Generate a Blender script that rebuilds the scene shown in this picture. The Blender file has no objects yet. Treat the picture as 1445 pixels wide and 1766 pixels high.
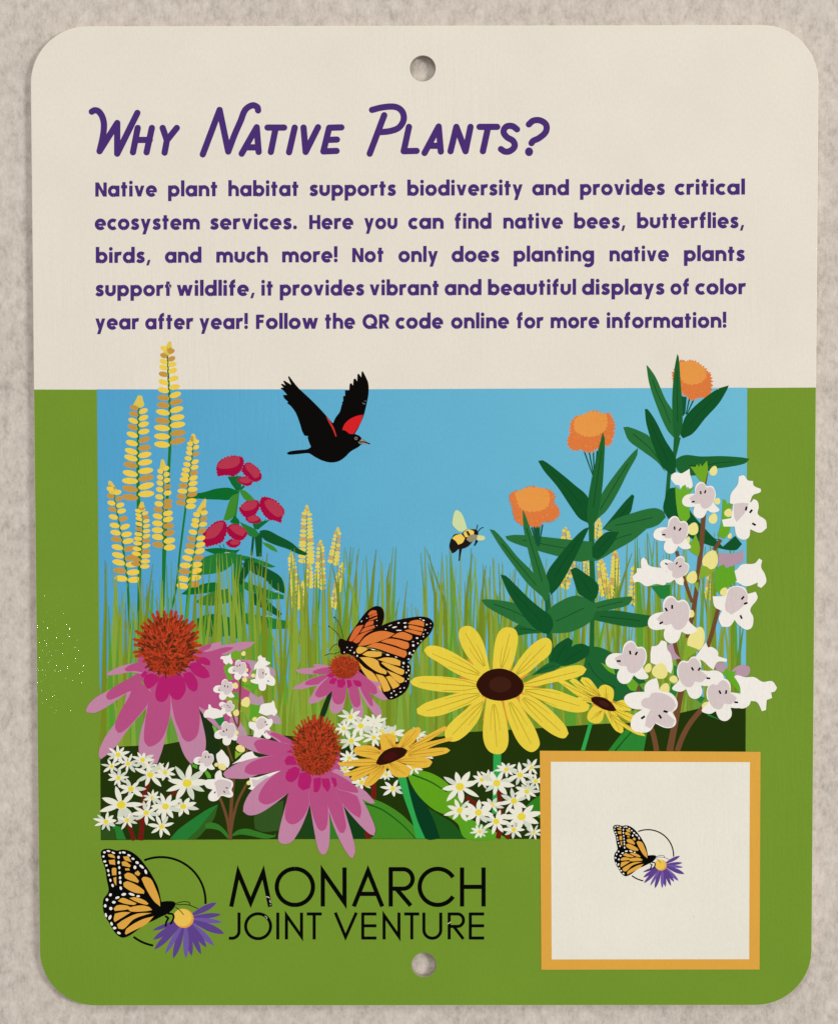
import bpy, math, random
from mathutils import Vector, Matrix, Euler
from mathutils.geometry import delaunay_2d_cdt

SC = bpy.context.scene
COL = SC.collection

# ------------------------------------------------------------ camera
T = 0.0016                       # thickness of the sign; paper surface is z = 0
PW, PH = 1445.0, 1766.0          # frame the print is measured in
FOC = 2132.0
CAM_LOC = Vector((-0.00109315, 0.01159299, 0.3221236 + T))
CAM_EUL = Euler((-0.02860055, 0.00140156, -0.00146102), 'XYZ')
cd = bpy.data.cameras.new('camera')
cam = bpy.data.objects.new('camera', cd)
COL.objects.link(cam)
cam.location = CAM_LOC
cam.rotation_euler = CAM_EUL
cd.sensor_fit = 'VERTICAL'
cd.angle = 2 * math.atan(PH / 2 / FOC)
cd.clip_start, cd.clip_end = 0.005, 20.0
SC.camera = cam

# ------------------------------------------------------------ light
SC.cycles.use_denoising = False     # keep the fine grain
SC.view_settings.view_transform = 'Standard'
SC.view_settings.look = 'None'
SC.view_settings.exposure = 0.0
SC.view_settings.gamma = 1.0
SC.view_settings.use_curve_mapping = False
world = bpy.data.worlds.new('World')
SC.world = world
world.use_nodes = True
bg = world.node_tree.nodes['Background']
bg.inputs[0].default_value = (1.0, 0.985, 0.96, 1)
bg.inputs[1].default_value = 0.41


def area(name, loc, target, size, power, color):
    ld = bpy.data.lights.new(name, 'AREA')
    ld.shape = 'DISK'
    ld.size = size
    ld.energy = power
    ld.color = color
    lo = bpy.data.objects.new(name, ld)
    COL.objects.link(lo)
    lo.location = loc
    d = Vector(target) - Vector(loc)
    lo.rotation_euler = d.to_track_quat('-Z', 'Y').to_euler()
    return lo


area('window_light', (2.75, 0.42, 1.95), (0, -0.02, 0), 0.95, 71.0, (1.0, 0.985, 0.955))
area('ceiling_light', (-0.5, 1.9, 1.5), (0, 0, 0), 1.3, 21.0, (1.0, 0.98, 0.945))

sl = bpy.data.lights.new('bulb_light', 'POINT')      # a bare bulb whose mirror image falls on the left edge of the sign
sl.energy = 1.3
sl.shadow_soft_size = 0.002
sl.color = (1.0, 0.97, 0.9)
so = bpy.data.objects.new('bulb_light', sl)
COL.objects.link(so)
so.location = (-0.4470, -0.1985, 1.0350)

# ------------------------------------------------------------ materials
def lin(c):
    c = c / 255.0
    return c / 12.92 if c <= 0.04045 else ((c + 0.055) / 1.055) ** 2.4


GAIN = 1.0
MATS = {}


def ink(rgb, rough=0.42, key=None):
    """printed vinyl ink of one colour: fine canvas grain, slight mottling"""
    k = key or ('ink_%d_%d_%d' % rgb)
    if k in MATS:
        return MATS[k]
    m = bpy.data.materials.new(k)
    m.use_nodes = True
    nt = m.node_tree
    N, L = nt.nodes, nt.links
    b = N['Principled BSDF']
    col = [min(0.9, lin(c) * GAIN) for c in rgb]
    tc = N.new('ShaderNodeTexCoord')
    mp = N.new('ShaderNodeMapping')
    mp.inputs['Scale'].default_value = (1.0, 0.45, 1.0)
    L.new(tc.outputs['Object'], mp.inputs['Vector'])
    n1 = N.new('ShaderNodeTexNoise')
    n1.inputs['Scale'].default_value = 1900
    n1.inputs['Detail'].default_value = 3
    n1.inputs['Roughness'].default_value = 0.65
    L.new(mp.outputs['Vector'], n1.inputs['Vector'])
    n2 = N.new('ShaderNodeTexNoise')
    n2.inputs['Scale'].default_value = 60
    n2.inputs['Detail'].default_value = 3
    L.new(tc.outputs['Object'], n2.inputs['Vector'])
    add = N.new('ShaderNodeMath')
    add.operation = 'MULTIPLY_ADD'
    add.inputs[1].default_value = 0.13
    L.new(n1.outputs['Fac'], add.inputs[0])
    mul2 = N.new('ShaderNodeMath')
    mul2.operation = 'MULTIPLY_ADD'
    mul2.inputs[1].default_value = 0.09
    mul2.inputs[2].default_value = 0.89
    L.new(n2.outputs['Fac'], mul2.inputs[0])
    L.new(mul2.outputs[0], add.inputs[2])
    mx = N.new('ShaderNodeMix')
    mx.data_type = 'RGBA'
    mx.blend_type = 'MULTIPLY'
    mx.inputs['Factor'].default_value = 1.0
    mx.inputs['A'].default_value = (*col, 1)
    L.new(add.outputs[0], mx.inputs['B'])
    if key == 'sky_ink':         # the artwork's own sky runs from a deeper blue at left to a paler one at right
        sep = N.new('ShaderNodeSeparateXYZ')
        L.new(tc.outputs['Object'], sep.inputs[0])
        mr = N.new('ShaderNodeMapRange')
        mr.inputs['From Min'].default_value = -0.083
        mr.inputs['From Max'].default_value = 0.083
        L.new(sep.outputs[0], mr.inputs['Value'])
        rp = N.new('ShaderNodeValToRGB')
        e = rp.color_ramp.elements
        e[0].color = (lin(82), lin(162), lin(206), 1)
        e[1].color = (lin(110), lin(187), lin(215), 1)
        e2 = e.new(0.5)
        e2.color = (lin(100), lin(178), lin(210), 1)
        L.new(mr.outputs[0], rp.inputs['Fac'])
        L.new(rp.outputs['Color'], mx.inputs['A'])
    L.new(mx.outputs['Result'], b.inputs['Base Color'])
    # long fine vertical wrinkles of the laminate, stronger in some patches
    mw = N.new('ShaderNodeMapping')
    mw.inputs['Scale'].default_value = (1.0, 0.11, 1.0)
    L.new(tc.outputs['Object'], mw.inputs['Vector'])
    nw = N.new('ShaderNodeTexNoise')
    nw.inputs['Scale'].default_value = 620
    nw.inputs['Detail'].default_value = 2
    nw.inputs['Distortion'].default_value = 0.6
    L.new(mw.outputs['Vector'], nw.inputs['Vector'])
    nm = N.new('ShaderNodeTexNoise')
    nm.inputs['Scale'].default_value = 14
    L.new(tc.outputs['Object'], nm.inputs['Vector'])
    wm = N.new('ShaderNodeMapRange')
    wm.inputs['From Min'].default_value = 0.42
    wm.inputs['From Max'].default_value = 0.66
    L.new(nm.outputs['Fac'], wm.inputs['Value'])
    ww = N.new('ShaderNodeMath')
    ww.operation = 'MULTIPLY'
    L.new(nw.outputs['Fac'], ww.inputs[0])
    L.new(wm.outputs[0], ww.inputs[1])
    bw = N.new('ShaderNodeBump')
    bw.inputs['Strength'].default_value = 0.5
    bw.inputs['Distance'].default_value = 0.00022
    L.new(ww.outputs[0], bw.inputs['Height'])
    b.inputs['Roughness'].default_value = rough
    b.inputs['Specular IOR Level'].default_value = 0.03
    bp = N.new('ShaderNodeBump')
    bp.inputs['Strength'].default_value = 0.22
    bp.inputs['Distance'].default_value = 0.00012
    L.new(n1.outputs['Fac'], bp.inputs['Height'])
    L.new(bw.outputs['Normal'], bp.inputs['Normal'])
    L.new(bp.outputs['Normal'], b.inputs['Normal'])
    # thin gloss of the laminate, with a fine leathery relief that glints where a bulb is mirrored
    n3 = N.new('ShaderNodeTexNoise')
    n3.inputs['Scale'].default_value = 1000
    n3.inputs['Detail'].default_value = 1
    L.new(tc.outputs['Object'], n3.inputs['Vector'])
    b3 = N.new('ShaderNodeBump')
    b3.inputs['Strength'].default_value = 1.0
    b3.inputs['Distance'].default_value = 0.000045
    L.new(n3.outputs['Fac'], b3.inputs['Height'])
    L.new(b3.outputs['Normal'], b.inputs['Coat Normal'])
    b.inputs['Coat Weight'].default_value = 0.07
    b.inputs['Coat Roughness'].default_value = 0.03
    MATS[k] = m
    return m


def paper_material():
    m = bpy.data.materials.new('grey_paper')
    m.use_nodes = True
    nt = m.node_tree
    N, L = nt.nodes, nt.links
    b = N['Principled BSDF']
    tc = N.new('ShaderNodeTexCoord')

    def noise(scale, detail, rough, sx=1.0, sy=1.0, dist=0.0):
        mp = N.new('ShaderNodeMapping')
        mp.inputs['Scale'].default_value = (sx, sy, 1)
        L.new(tc.outputs['Object'], mp.inputs['Vector'])
        n = N.new('ShaderNodeTexNoise')
        n.inputs['Scale'].default_value = scale
        n.inputs['Detail'].default_value = detail
        n.inputs['Roughness'].default_value = rough
        n.inputs['Distortion'].default_value = dist
        L.new(mp.outputs['Vector'], n.inputs['Vector'])
        return n.outputs['Fac']

    def math_(op, a, bb, c=None):
        n = N.new('ShaderNodeMath')
        n.operation = op
        for i, v in enumerate((a, bb, c)):
            if v is None:
                continue
            if isinstance(v, (int, float)):
                n.inputs[i].default_value = v
            else:
                L.new(v, n.inputs[i])
        return n.outputs[0]

    blot = noise(270, 6, 0.66, 1.2, 0.8, 0.2)
    big = noise(38, 3, 0.5)
    fib = noise(1100, 4, 0.75, 1.0, 0.5)
    s = math_('MULTIPLY_ADD', blot, 0.56, math_('MULTIPLY', fib, 0.44))
    s = math_('MULTIPLY_ADD', big, 0.22, math_('SUBTRACT', s, 0.11))
    rp = N.new('ShaderNodeValToRGB')
    e = rp.color_ramp.elements
    e[0].position = 0.335
    e[0].color = (lin(170), lin(161), lin(152), 1)
    e[1].position = 0.665
    e[1].color = (lin(220), lin(211), lin(202), 1)
    e2 = rp.color_ramp.elements.new(0.49)
    e2.color = (lin(201), lin(191), lin(181), 1)
    L.new(s, rp.inputs['Fac'])
    L.new(rp.outputs['Color'], b.inputs['Base Color'])
    b.inputs['Roughness'].default_value = 0.8
    b.inputs['Specular IOR Level'].default_value = 0.15
    bp = N.new('ShaderNodeBump')
    bp.inputs['Strength'].default_value = 0.35
    bp.inputs['Distance'].default_value = 0.0003
    L.new(s, bp.inputs['Height'])
    L.new(bp.outputs['Normal'], b.inputs['Normal'])
    return m


# ------------------------------------------------------------ geometry helpers
RM = CAM_EUL.to_matrix()


def plane(u, v, z=T):
    """where a measured print position lies on the face of the sign"""
    d = RM @ Vector(((u - PW / 2) / FOC, -(v - PH / 2) / FOC, -1.0))
    t = (z - CAM_LOC.z) / d.z
    return CAM_LOC.x + d.x * t, CAM_LOC.y + d.y * t


ZBASE, ZSTEP = T + 4e-6, 1.0e-6
INKED = {}                       # how many films of ink already lie on each small cell of the print
CELL = 3.0


def zup(polys):
    """height of the next film of ink: just over whatever is printed below it"""
    cells = set()
    for p in polys:
        us, vs = [q[0] for q in p], [q[1] for q in p]
        i0, i1, j0, j1 = int(min(us) / CELL), int(max(us) / CELL), int(min(vs) / CELL), int(max(vs) / CELL)
        if i1 - i0 < 5 or j1 - j0 < 5:
            for i in range(i0, i1 + 1):
                for j in range(j0, j1 + 1):
                    cells.add((i, j))
            continue
        # walk the rows of a larger outline so that only the cells it really covers count
        for j in range(j0, j1 + 1):
            ya, yb = j * CELL - .5, (j + 1) * CELL + .5
            xs = []
            n = len(p)
            for k in range(n):
                (x0, y0), (x1, y1) = p[k - 1], p[k]
                if max(y0, y1) < ya or min(y0, y1) > yb:
                    continue
                if abs(y1 - y0) < 1e-9:
                    xs += [x0, x1]
                    continue
                for y in (max(ya, min(y0, y1)), min(yb, max(y0, y1))):
                    xs.append(x0 + (x1 - x0) * (y - y0) / (y1 - y0))
            if xs:
                for i in range(int((min(xs) - .5) / CELL), int((max(xs) + .5) / CELL) + 1):
                    cells.add((i, j))
    lv = 1 + max((INKED.get(c, 0) for c in cells), default=0)
    for c in cells:
        INKED[c] = lv
    ZMAX[0] = max(ZMAX[0], lv)
    return ZBASE + ZSTEP * lv


ZMAX = [0]


def tri_union(polys):
    """one flat triangulation covering the union of closed outlines"""
    vs, fs = [], []
    for p in polys:
        q = []
        for a in p:
            if not q or abs(a[0] - q[-1][0]) + abs(a[1] - q[-1][1]) > 0.02:
                q.append(a)
        if len(q) > 2 and abs(q[0][0] - q[-1][0]) + abs(q[0][1] - q[-1][1]) <= 0.02:
            q.pop()
        if len(q) < 3:
            continue
        i0 = len(vs)
        vs += [Vector(a) for a in q]
        ar = sum(q[i - 1][0] * q[i][1] - q[i][0] * q[i - 1][1] for i in range(len(q)))
        ids = list(range(i0, i0 + len(q)))
        fs.append(ids if ar > 0 else ids[::-1])
    if not fs:
        return [], []
    r = delaunay_2d_cdt(vs, [], fs, 0, 1e-4)
    ov, of, oo = r[0], r[2], r[5]
    keep = [f for f, o in zip(of, oo) if o]
    return [(v.x, v.y) for v in ov], keep


def link(name, me, parent):
    o = bpy.data.objects.new(name, me)
    COL.objects.link(o)
    if parent is not None:
        o.parent = parent
    return o


def part(name, parent, shapes, label=None):
    """shapes: list of (rgb, [outlines]); each next one is printed over the last"""
    V, F, MI, mats = [], [], [], []
    for rgb, polys in shapes:
        z = zup(polys)
        vs, fs = tri_union(polys)
        if not fs:
            continue
        m = ink(rgb, key='sky_ink' if rgb == SKY else None)
        if m not in mats:
            mats.append(m)
        mi = mats.index(m)
        i0 = len(V)
        for (u, v) in vs:
            x, y = plane(u, v)
            V.append((x, y, z))
        for f in fs:
            g = [i0 + i for i in f]
            a, b, c = (V[g[0]], V[g[1]], V[g[2]])
            if (b[0] - a[0]) * (c[1] - a[1]) - (c[0] - a[0]) * (b[1] - a[1]) < 0:
                g.reverse()
            F.append(g)
            MI.append(mi)
    me = bpy.data.meshes.new(name)
    # put the part's own origin at the middle of its outline
    if V:
        cx = (min(p[0] for p in V) + max(p[0] for p in V)) / 2
        cy = (min(p[1] for p in V) + max(p[1] for p in V)) / 2
    me.from_pydata(V, [], F)
    for m in mats:
        me.materials.append(m)
    me.polygons.foreach_set('material_index', MI)
    me.update()
    o = link(name, me, parent)
    if label:
        o['label'] = label
    return o


def nums(s):
    a = [float(t) for t in s.replace(',', ' ').split()]
    return [(a[i], a[i + 1]) for i in range(0, len(a), 2)]


def smooth(pts, closed=True, sub=5, corner=62):
    n = len(pts)

    def ang(i):
        if not closed and (i == 0 or i == n - 1):
            return 180
        a, b, c = pts[i - 1], pts[i], pts[(i + 1) % n]
        u = (b[0] - a[0], b[1] - a[1])
        w = (c[0] - b[0], c[1] - b[1])
        return abs(math.degrees(math.atan2(u[0] * w[1] - u[1] * w[0], u[0] * w[0] + u[1] * w[1])))
    tan = []
    for i in range(n):
        if ang(i) > corner:
            tan.append(None)
        else:
            a, c = pts[i - 1], pts[(i + 1) % n]
            d = (c[0] - a[0], c[1] - a[1])
            l = math.hypot(*d) or 1
            tan.append((d[0] / l, d[1] / l))
    out = []
    rng = range(n) if closed else range(n - 1)
    for i in rng:
        p, q = pts[i], pts[(i + 1) % n]
        l = math.hypot(q[0] - p[0], q[1] - p[1])
        ch = (q[0] - p[0], q[1] - p[1])
        t0 = tan[i]
        t1 = tan[(i + 1) % n]
        m0 = (t0[0] * l, t0[1] * l) if t0 else ch
        m1 = (t1[0] * l, t1[1] * l) if t1 else ch
        for k in range(sub):
            t = k / sub
            h00 = 2 * t ** 3 - 3 * t ** 2 + 1
            h10 = t ** 3 - 2 * t ** 2 + t
            h01 = -2 * t ** 3 + 3 * t ** 2
            h11 = t ** 3 - t ** 2
            out.append((h00 * p[0] + h10 * m0[0] + h01 * q[0] + h11 * m1[0],
                        h00 * p[1] + h10 * m0[1] + h01 * q[1] + h11 * m1[1]))
    if not closed:
        out.append(pts[-1])
    return out


def ell(cx, cy, rx, ry=None, rot=0.0, n=20):
    ry = rx if ry is None else ry
    c, s = math.cos(math.radians(rot)), math.sin(math.radians(rot))
    return [(cx + rx * math.cos(a) * c - ry * math.sin(a) * s, cy + rx * math.cos(a) * s + ry * math.sin(a) * c)
            for a in (2 * math.pi * k / n for k in range(n))]


def ribbon(pts, w, w1=None):
    """stroke with flat ends and mitred joins"""
    n = len(pts)
    w1 = w if w1 is None else w1
    L, R = [], []
    for i in range(n):
        if i == 0:
            d0 = d1 = (pts[1][0] - pts[0][0], pts[1][1] - pts[0][1])
        elif i == n - 1:
            d0 = d1 = (pts[i][0] - pts[i - 1][0], pts[i][1] - pts[i - 1][1])
        else:
            d0 = (pts[i][0] - pts[i - 1][0], pts[i][1] - pts[i - 1][1])
            d1 = (pts[i + 1][0] - pts[i][0], pts[i + 1][1] - pts[i][1])
        l0, l1 = math.hypot(*d0) or 1, math.hypot(*d1) or 1
        n0 = (-d0[1] / l0, d0[0] / l0)
        n1 = (-d1[1] / l1, d1[0] / l1)
        m = (n0[0] + n1[0], n0[1] + n1[1])
        k = m[0] * m[0] + m[1] * m[1]
        if k < 0.05:
            m, k = n0, 1.0
            f = 1.0
        else:
            f = 2.0 / k
        h = (w + (w1 - w) * i / max(1, n - 1)) / 2
        L.append((pts[i][0] + m[0] * f * h, pts[i][1] + m[1] * f * h))
        R.append((pts[i][0] - m[0] * f * h, pts[i][1] - m[1] * f * h))
    return L + R[::-1]


def round_stroke(pts, w):
    out = []
    for a, b in zip(pts, pts[1:]):
        if math.hypot(a[0] - b[0], a[1] - b[1]) > 0.05:
            out.append(ribbon([a, b], w))
    for p in pts:
        out.append(ell(p[0], p[1], w / 2, n=18))
    return out


def leaf(base, tip, w, bend=0.0, mid=0.5, n=10, blunt=0.6):
    """petal or leaf outline from base to tip"""
    dx, dy = tip[0] - base[0], tip[1] - base[1]
    nx, ny = -dy, dx
    l = math.hypot(dx, dy) or 1
    nx, ny = nx / l, ny / l
    ex = math.log(0.5) / math.log(mid)
    A, B = [], []
    for k in range(n + 1):
        t = k / n
        hw = w / 2 * max(0.0, math.sin(math.pi * t ** ex)) ** blunt
        off = bend * math.sin(math.pi * t)
        cx, cy = base[0] + dx * t + nx * off, base[1] + dy * t + ny * off
        A.append((cx + nx * hw, cy + ny * hw))
        B.append((cx - nx * hw, cy - ny * hw))
    return A + B[::-1]


class Fr:
    """a window of the print with its own ruler"""
    def __init__(self, x, y, s):
        self.x, self.y, self.s = x, y, s

    def pt(self, p):
        return (self.x + p[0] / self.s, self.y + p[1] / self.s)

    def pts(self, s):
        return [self.pt(p) for p in (nums(s) if isinstance(s, str) else s)]

    def P(self, s, corner=62):
        return smooth(self.pts(s), True, 5, corner)

    def H(self, s):
        return self.pts(s)

    def S(self, s, w, w1=None):
        p = self.pts(s)
        if len(p) > 2:
            p = smooth(p, False, 5, 80)
        return ribbon(p, w / self.s, None if w1 is None else w1 / self.s)

    def RS(self, s, w):
        p = self.pts(s)
        if len(p) > 2:
            p = smooth(p, False, 4, 75)
        return round_stroke(p, w / self.s)

    def E(self, x, y, rx, ry=None, rot=0, n=20):
        c = self.pt((x, y))
        return ell(c[0], c[1], rx / self.s, (rx if ry is None else ry) / self.s, rot, n)


fA, fB, fC = Fr(140, 560, 4.25), Fr(140, 860, 4.25), Fr(140, 1180, 4.25)
fD, fE, fF = Fr(440, 600, 4.25), Fr(440, 860, 4.25), Fr(440, 1180, 4.25)
fG, fH, fI = Fr(740, 860, 4.25), Fr(700, 1060, 4.25), Fr(700, 1280, 4.25)
fJ, fK, fL = Fr(820, 680, 4.25), Fr(1020, 590, 4.25), Fr(1020, 900, 4.25)
fM, fN = Fr(1020, 1040, 4.25), Fr(1020, 1380, 4.25)
fO, fP, fQ = Fr(150, 1440, 3.905), Fr(330, 760, 7.225), Fr(310, 900, 6.568)
fR, fS, fT = Fr(170, 580, 7.225), Fr(170, 760, 6.792), Fr(560, 1030, 7.225)
fU, fV, fW = Fr(340, 1100, 8.028), Fr(320, 1270, 8.028), Fr(160, 1280, 7.225)
fX = Fr(480, 860, 6.568)
f1, f2, f7 = Fr(140, 150, 3.284), Fr(560, 150, 3.284), Fr(370, 1470, 2.89)

# ------------------------------------------------------------ setting: the sheet of paper
def sheet():
    import bmesh
    bm = bmesh.new()
    bmesh.ops.create_cube(bm, size=1)
    for v in bm.verts:
        v.co = (v.co.x * 1.6, v.co.y * 1.6, (v.co.z - 0.5) * 0.02)
    me = bpy.data.meshes.new('paper_surface')
    bm.to_mesh(me)
    bm.free()
    me.materials.append(paper_material())
    o = link('paper_surface', me, None)
    o['kind'] = 'structure'
    o['label'] = 'mottled grey beige paper surface under the sign'
    return o


sheet()

# ------------------------------------------------------------ the sign
sign = bpy.data.objects.new('garden_sign', None)
sign.empty_display_size = 0.05
COL.objects.link(sign)
sign['label'] = 'white and green rectangular plastic sign with rounded corners, printed native plant picture and two holes'
sign['category'] = 'sign'

SW, SH, SR = 0.2032, 0.25566, 0.0147
HOLES = [plane(729, 118), plane(731, 1664)]
HR = 0.00322


def outline(inset=0.0, n=14):
    w, h, r = SW / 2 - inset, SH / 2 - inset, SR - inset
    out = []
    for cx, cy, a0 in ((w - r, h - r, 0), (-w + r, h - r, 90), (-w + r, -h + r, 180), (w - r, -h + r, 270)):
        for k in range(n + 1):
            a = math.radians(a0 + 90 * k / n)
            out.append((cx + r * math.cos(a), cy + r * math.sin(a)))
    return out


def ring(c, r, n=40):
    return [(c[0] + r * math.cos(2 * math.pi * k / n), c[1] + r * math.sin(2 * math.pi * k / n)) for k in range(n)]


def tri_holes(out, holes, clip=None):
    """triangulate an outline minus its holes (plane coordinates)"""
    K = 1000.0
    vs, fs = [], []
    for p in [out] + holes:
        i0 = len(vs)
        vs += [Vector((a[0] * K, a[1] * K)) for a in p]
        fs.append(list(range(i0, i0 + len(p))))
    r = delaunay_2d_cdt(vs, [], fs, 0, 1e-5)
    keep = [f for f, o in zip(r[2], r[5]) if 0 in o and len(o) == 1]
    return [(v.x / K, v.y / K) for v in r[0]], keep


def panel():
    b = 0.00018
    levels = [(0.00012, b), (0.00012 + b, 0.0), (T - b, 0.0), (T - b * 0.3, b * 0.3), (T, b)]
    V, F, hole_walls = [], [], []

    def add(loop, z):
        i = len(V)
        V.extend((p[0], p[1], z) for p in loop)
        return list(range(i, i + len(loop)))

    loops = [add(outline(ins), z) for z, ins in levels]
    for a, c in zip(loops, loops[1:]):
        for i in range(len(a)):
            j = (i + 1) % len(a)
            F.append((a[i], a[j], c[j], c[i]))
    hl = []
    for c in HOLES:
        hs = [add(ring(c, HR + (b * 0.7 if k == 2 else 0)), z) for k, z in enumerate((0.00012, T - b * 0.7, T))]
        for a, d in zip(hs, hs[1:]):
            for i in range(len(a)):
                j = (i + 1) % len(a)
                hole_walls.append(len(F))
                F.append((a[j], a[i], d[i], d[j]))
    for z, ins, up in ((T, b, True), (0.00012, b, False)):
        vs, fs = tri_holes(outline(ins), [ring(c, HR + (b * 0.7 if up else 0)) for c in HOLES])
        i0 = len(V)
        V.extend((p[0], p[1], z) for p in vs)
        for f in fs:
            g = [i0 + i for i in f]
            a, bb, cc = V[g[0]], V[g[1]], V[g[2]]
            cr = (bb[0] - a[0]) * (cc[1] - a[1]) - (cc[0] - a[0]) * (bb[1] - a[1])
            if (cr > 0) != up:
                g.reverse()
            F.append(tuple(g))
    me = bpy.data.meshes.new('panel')
    me.from_pydata(V, [], F)
    for i in hole_walls:
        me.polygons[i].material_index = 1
    import bmesh
    bm = bmesh.new()
    bm.from_mesh(me)
    bmesh.ops.remove_doubles(bm, verts=bm.verts, dist=2e-6)
    bm.to_mesh(me)
    bm.free()
    me.materials.append(ink((229, 222, 209), key='white_plastic'))
    me.materials.append(ink((160, 152, 136), key='hole_wall_shade'))  # hole walls coloured darker than the panel to deepen their shade
    return link('panel', me, sign)


panel()

GREEN = (115, 149, 46)
SKY = (90, 170, 207)


def green_field():
    """green lower part, printed to the edge, with the lower hole left open"""
    ins = 0.00012
    pts = [p for p in outline(ins) if p[1] < 0]
    w = SW / 2 - ins
    top = [plane(u, v) for u, v in ((58, 671.8), (168, 672), (620, 672), (1000, 670.4), (1290, 669), (1405, 668.3))]
    top[0], top[-1] = (-w, top[0][1]), (w, top[-1][1])
    pts = [top[0]] + pts + top[:0:-1]
    vs, fs = tri_holes(pts, [ring(HOLES[1], HR + 0.00006)])
    z = ZBASE
    V = [(p[0], p[1], z) for p in vs]
    F = []
    for f in fs:
        a, b, c = (V[i] for i in f)
        cr = (b[0] - a[0]) * (c[1] - a[1]) - (c[0] - a[0]) * (b[1] - a[1])
        F.append(tuple(f) if cr > 0 else tuple(reversed(f)))
    me = bpy.data.meshes.new('green_field')
    me.from_pydata(V, [], F)
    me.materials.append(ink(GREEN))
    return link('green_field', me, sign)


green_field()

# ------------------------------------------------------------ picture: sky and far plants
YEL, BRN = (238, 205, 75), (196, 150, 66)
PYEL, PBRN = (226, 208, 92), (200, 166, 96)
STEM = (28, 118, 44)

picture = part('picture_background', sign, [(SKY, [[(167.8, 671.5), (620, 671.4), (1000, 669.8), (1287.8, 668.4), (1286.4, 1000), (1284.6, 1320),
                                                    (940, 1446.4), (560, 1446.6), (175.2, 1448.4), (174.4, 1390), (171, 1000)]])],
               'printed pale blue sky of the picture')
rnd = random.Random(7)


def along(path, y):
    for a, b in zip(path, path[1:]):
        if a[1] <= y <= b[1]:
            t = (y - a[1]) / (b[1] - a[1] or 1)
            return a[0] + (b[0] - a[0]) * t
    return path[0][0] if y < path[0][1] else path[-1][0]


def spike(fr, tip, path, left, right, l0, l1, h, stem_w, tail=None, cols=(YEL, BRN), label=None, tilt=13):
    """flower spike: rows of florets on both sides of a stem; 'b' marks a brown one"""
    path = nums(path)
    st = [fr.S(path, stem_w * 0.55, stem_w)]
    if tail:
        st.append(fr.S(tail, stem_w))
    o = part('printed_yellow_flower_spike', sign, [(STEM, st)], label)
    y0, y1 = path[0][1], path[-1][1]
    ye, br = [], []
    for side, rows in ((-1, left), (1, right)):
        for r in rows.split():
            b = r.endswith('b')
            y = float(r.rstrip('b'))
            t = max(0, min(1, (y - y0) / (y1 - y0)))
            ln = l0 + (l1 - l0) * min(1, t * 1.25)
            x = along(path, y) + side * ln * 0.49
            tl = tilt * (1.4 - 0.9 * t) + rnd.uniform(-6, 6)
            (br if b else ye).append(fr.E(x, y - ln * 0.10, ln / 2, h * (0.85 + 0.25 * t) / 2, -side * tl, 14))
    tx, ty = tip
    x0 = path[0][0]
    fe, fb = [], []
    span = max(1.0, y0 - ty)
    for k in range(6):
        t = (k + .5) / 6
        y = y0 - span * t * .86
        x = x0 + (tx - x0) * t
        ln = l0 * (1 - t * .62) * .8
        for sd in (-1, 1):
            e = fr.E(x + sd * ln * .36, y - ln * .12, ln / 2, h * (.62 - .3 * t) / 2, -sd * (24 + 38 * t), 12)
            (fb if rnd.random() < .14 and k < 4 else fe).append(e)
    fe.append(fr.H([(tx, ty), (tx + l0 * .1, ty + span * .3), (x0 + l0 * .16, y0), (x0 - l0 * .16, y0), (tx - l0 * .12, ty + span * .3)]))
    pale = tuple(int(a * .86 + q * .14) for a, q in zip(cols[0], (120, 160, 140)))
    part('floret_tip', o, [(pale, fe)] + ([(cols[1], fb)] if fb else []))
    part('yellow_florets', o, [(cols[0], ye)])
    if br:
        part('brown_florets', o, [(cols[1], br)])
    return o


def small_spike(fr, tip, path, hw, seed, tail=None):
    r = random.Random(seed)
    p = nums(path)
    y0, y1 = p[0][1], p[-1][1]
    L, R = [], []
    y = y0
    while y < y1:
        L.append('%d%s' % (y + r.uniform(-4, 4), 'b' if r.random() < .26 else ''))
        R.append('%d%s' % (y + 14 + r.uniform(-4, 4), 'b' if r.random() < .26 else ''))
        y += 27
    return spike(fr, tip, path, ' '.join(L), ' '.join(R), hw * .62, hw, 27, 8, tail, (PYEL, PBRN), None, 8)


for a in (((380, 40), '379 110 378 250 376 465', 62, '376 465 372 560 360 800'),
          ((265, 385), '266 440 280 560 300 700 308 800', 44, None),
          ((350, 600), '350 640 345 720 340 800', 40, None),
          ((400, 465), '400 500 396 570 390 640', 38, None),
          ((480, 298), '480 345 478 500 473 665', 46, '473 665 470 760 460 900'),
          ((607, 205), '606 250 592 340 572 480', 44, None),
          ((640, 465), '638 500 620 580 604 680', 38, None),
          ((590, 650), '588 680 580 740 574 810', 34, None)):
    small_spike(fE, a[0], a[1], a[2], int(a[0][0] * 7 + a[0][1]), a[3])
for fr, tip, path, hw in ((fG, (998, 205), '1000 240 1002 280 1004 330', 44), (fG, (1245, 140), '1240 180 1232 230 1225 290', 44),
                          (fG, (1060, 460), '1056 480 1030 540 985 650', 40), (fG, (1150, 440), '1150 470 1160 560 1160 720', 42),
                          (fG, (1262, 440), '1262 470 1280 580 1300 700', 40),
                          (fG, (1372, 390), '1370 430 1358 560 1345 730', 42),
                          (fL, (170, 205), '170 240 172 400 160 560', 44), (fL, (60, 290), '60 320 80 460 100 560', 42),
                          (fL, (310, 320), '310 350 306 460 300 620', 40), (fL, (868, 360), '866 390 862 470 858 560', 36)):
    small_spike(fr, tip, path, hw, int(tip[0] * 3 + tip[1]))

# ------------------------------------------------------------ red tufted flowers
DG1, DG2, DG3, MG1 = (8, 106, 42), (14, 84, 40), (36, 122, 52), (62, 138, 44)
RED0, RED1 = (164, 6, 62), (182, 54, 78)


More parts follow.
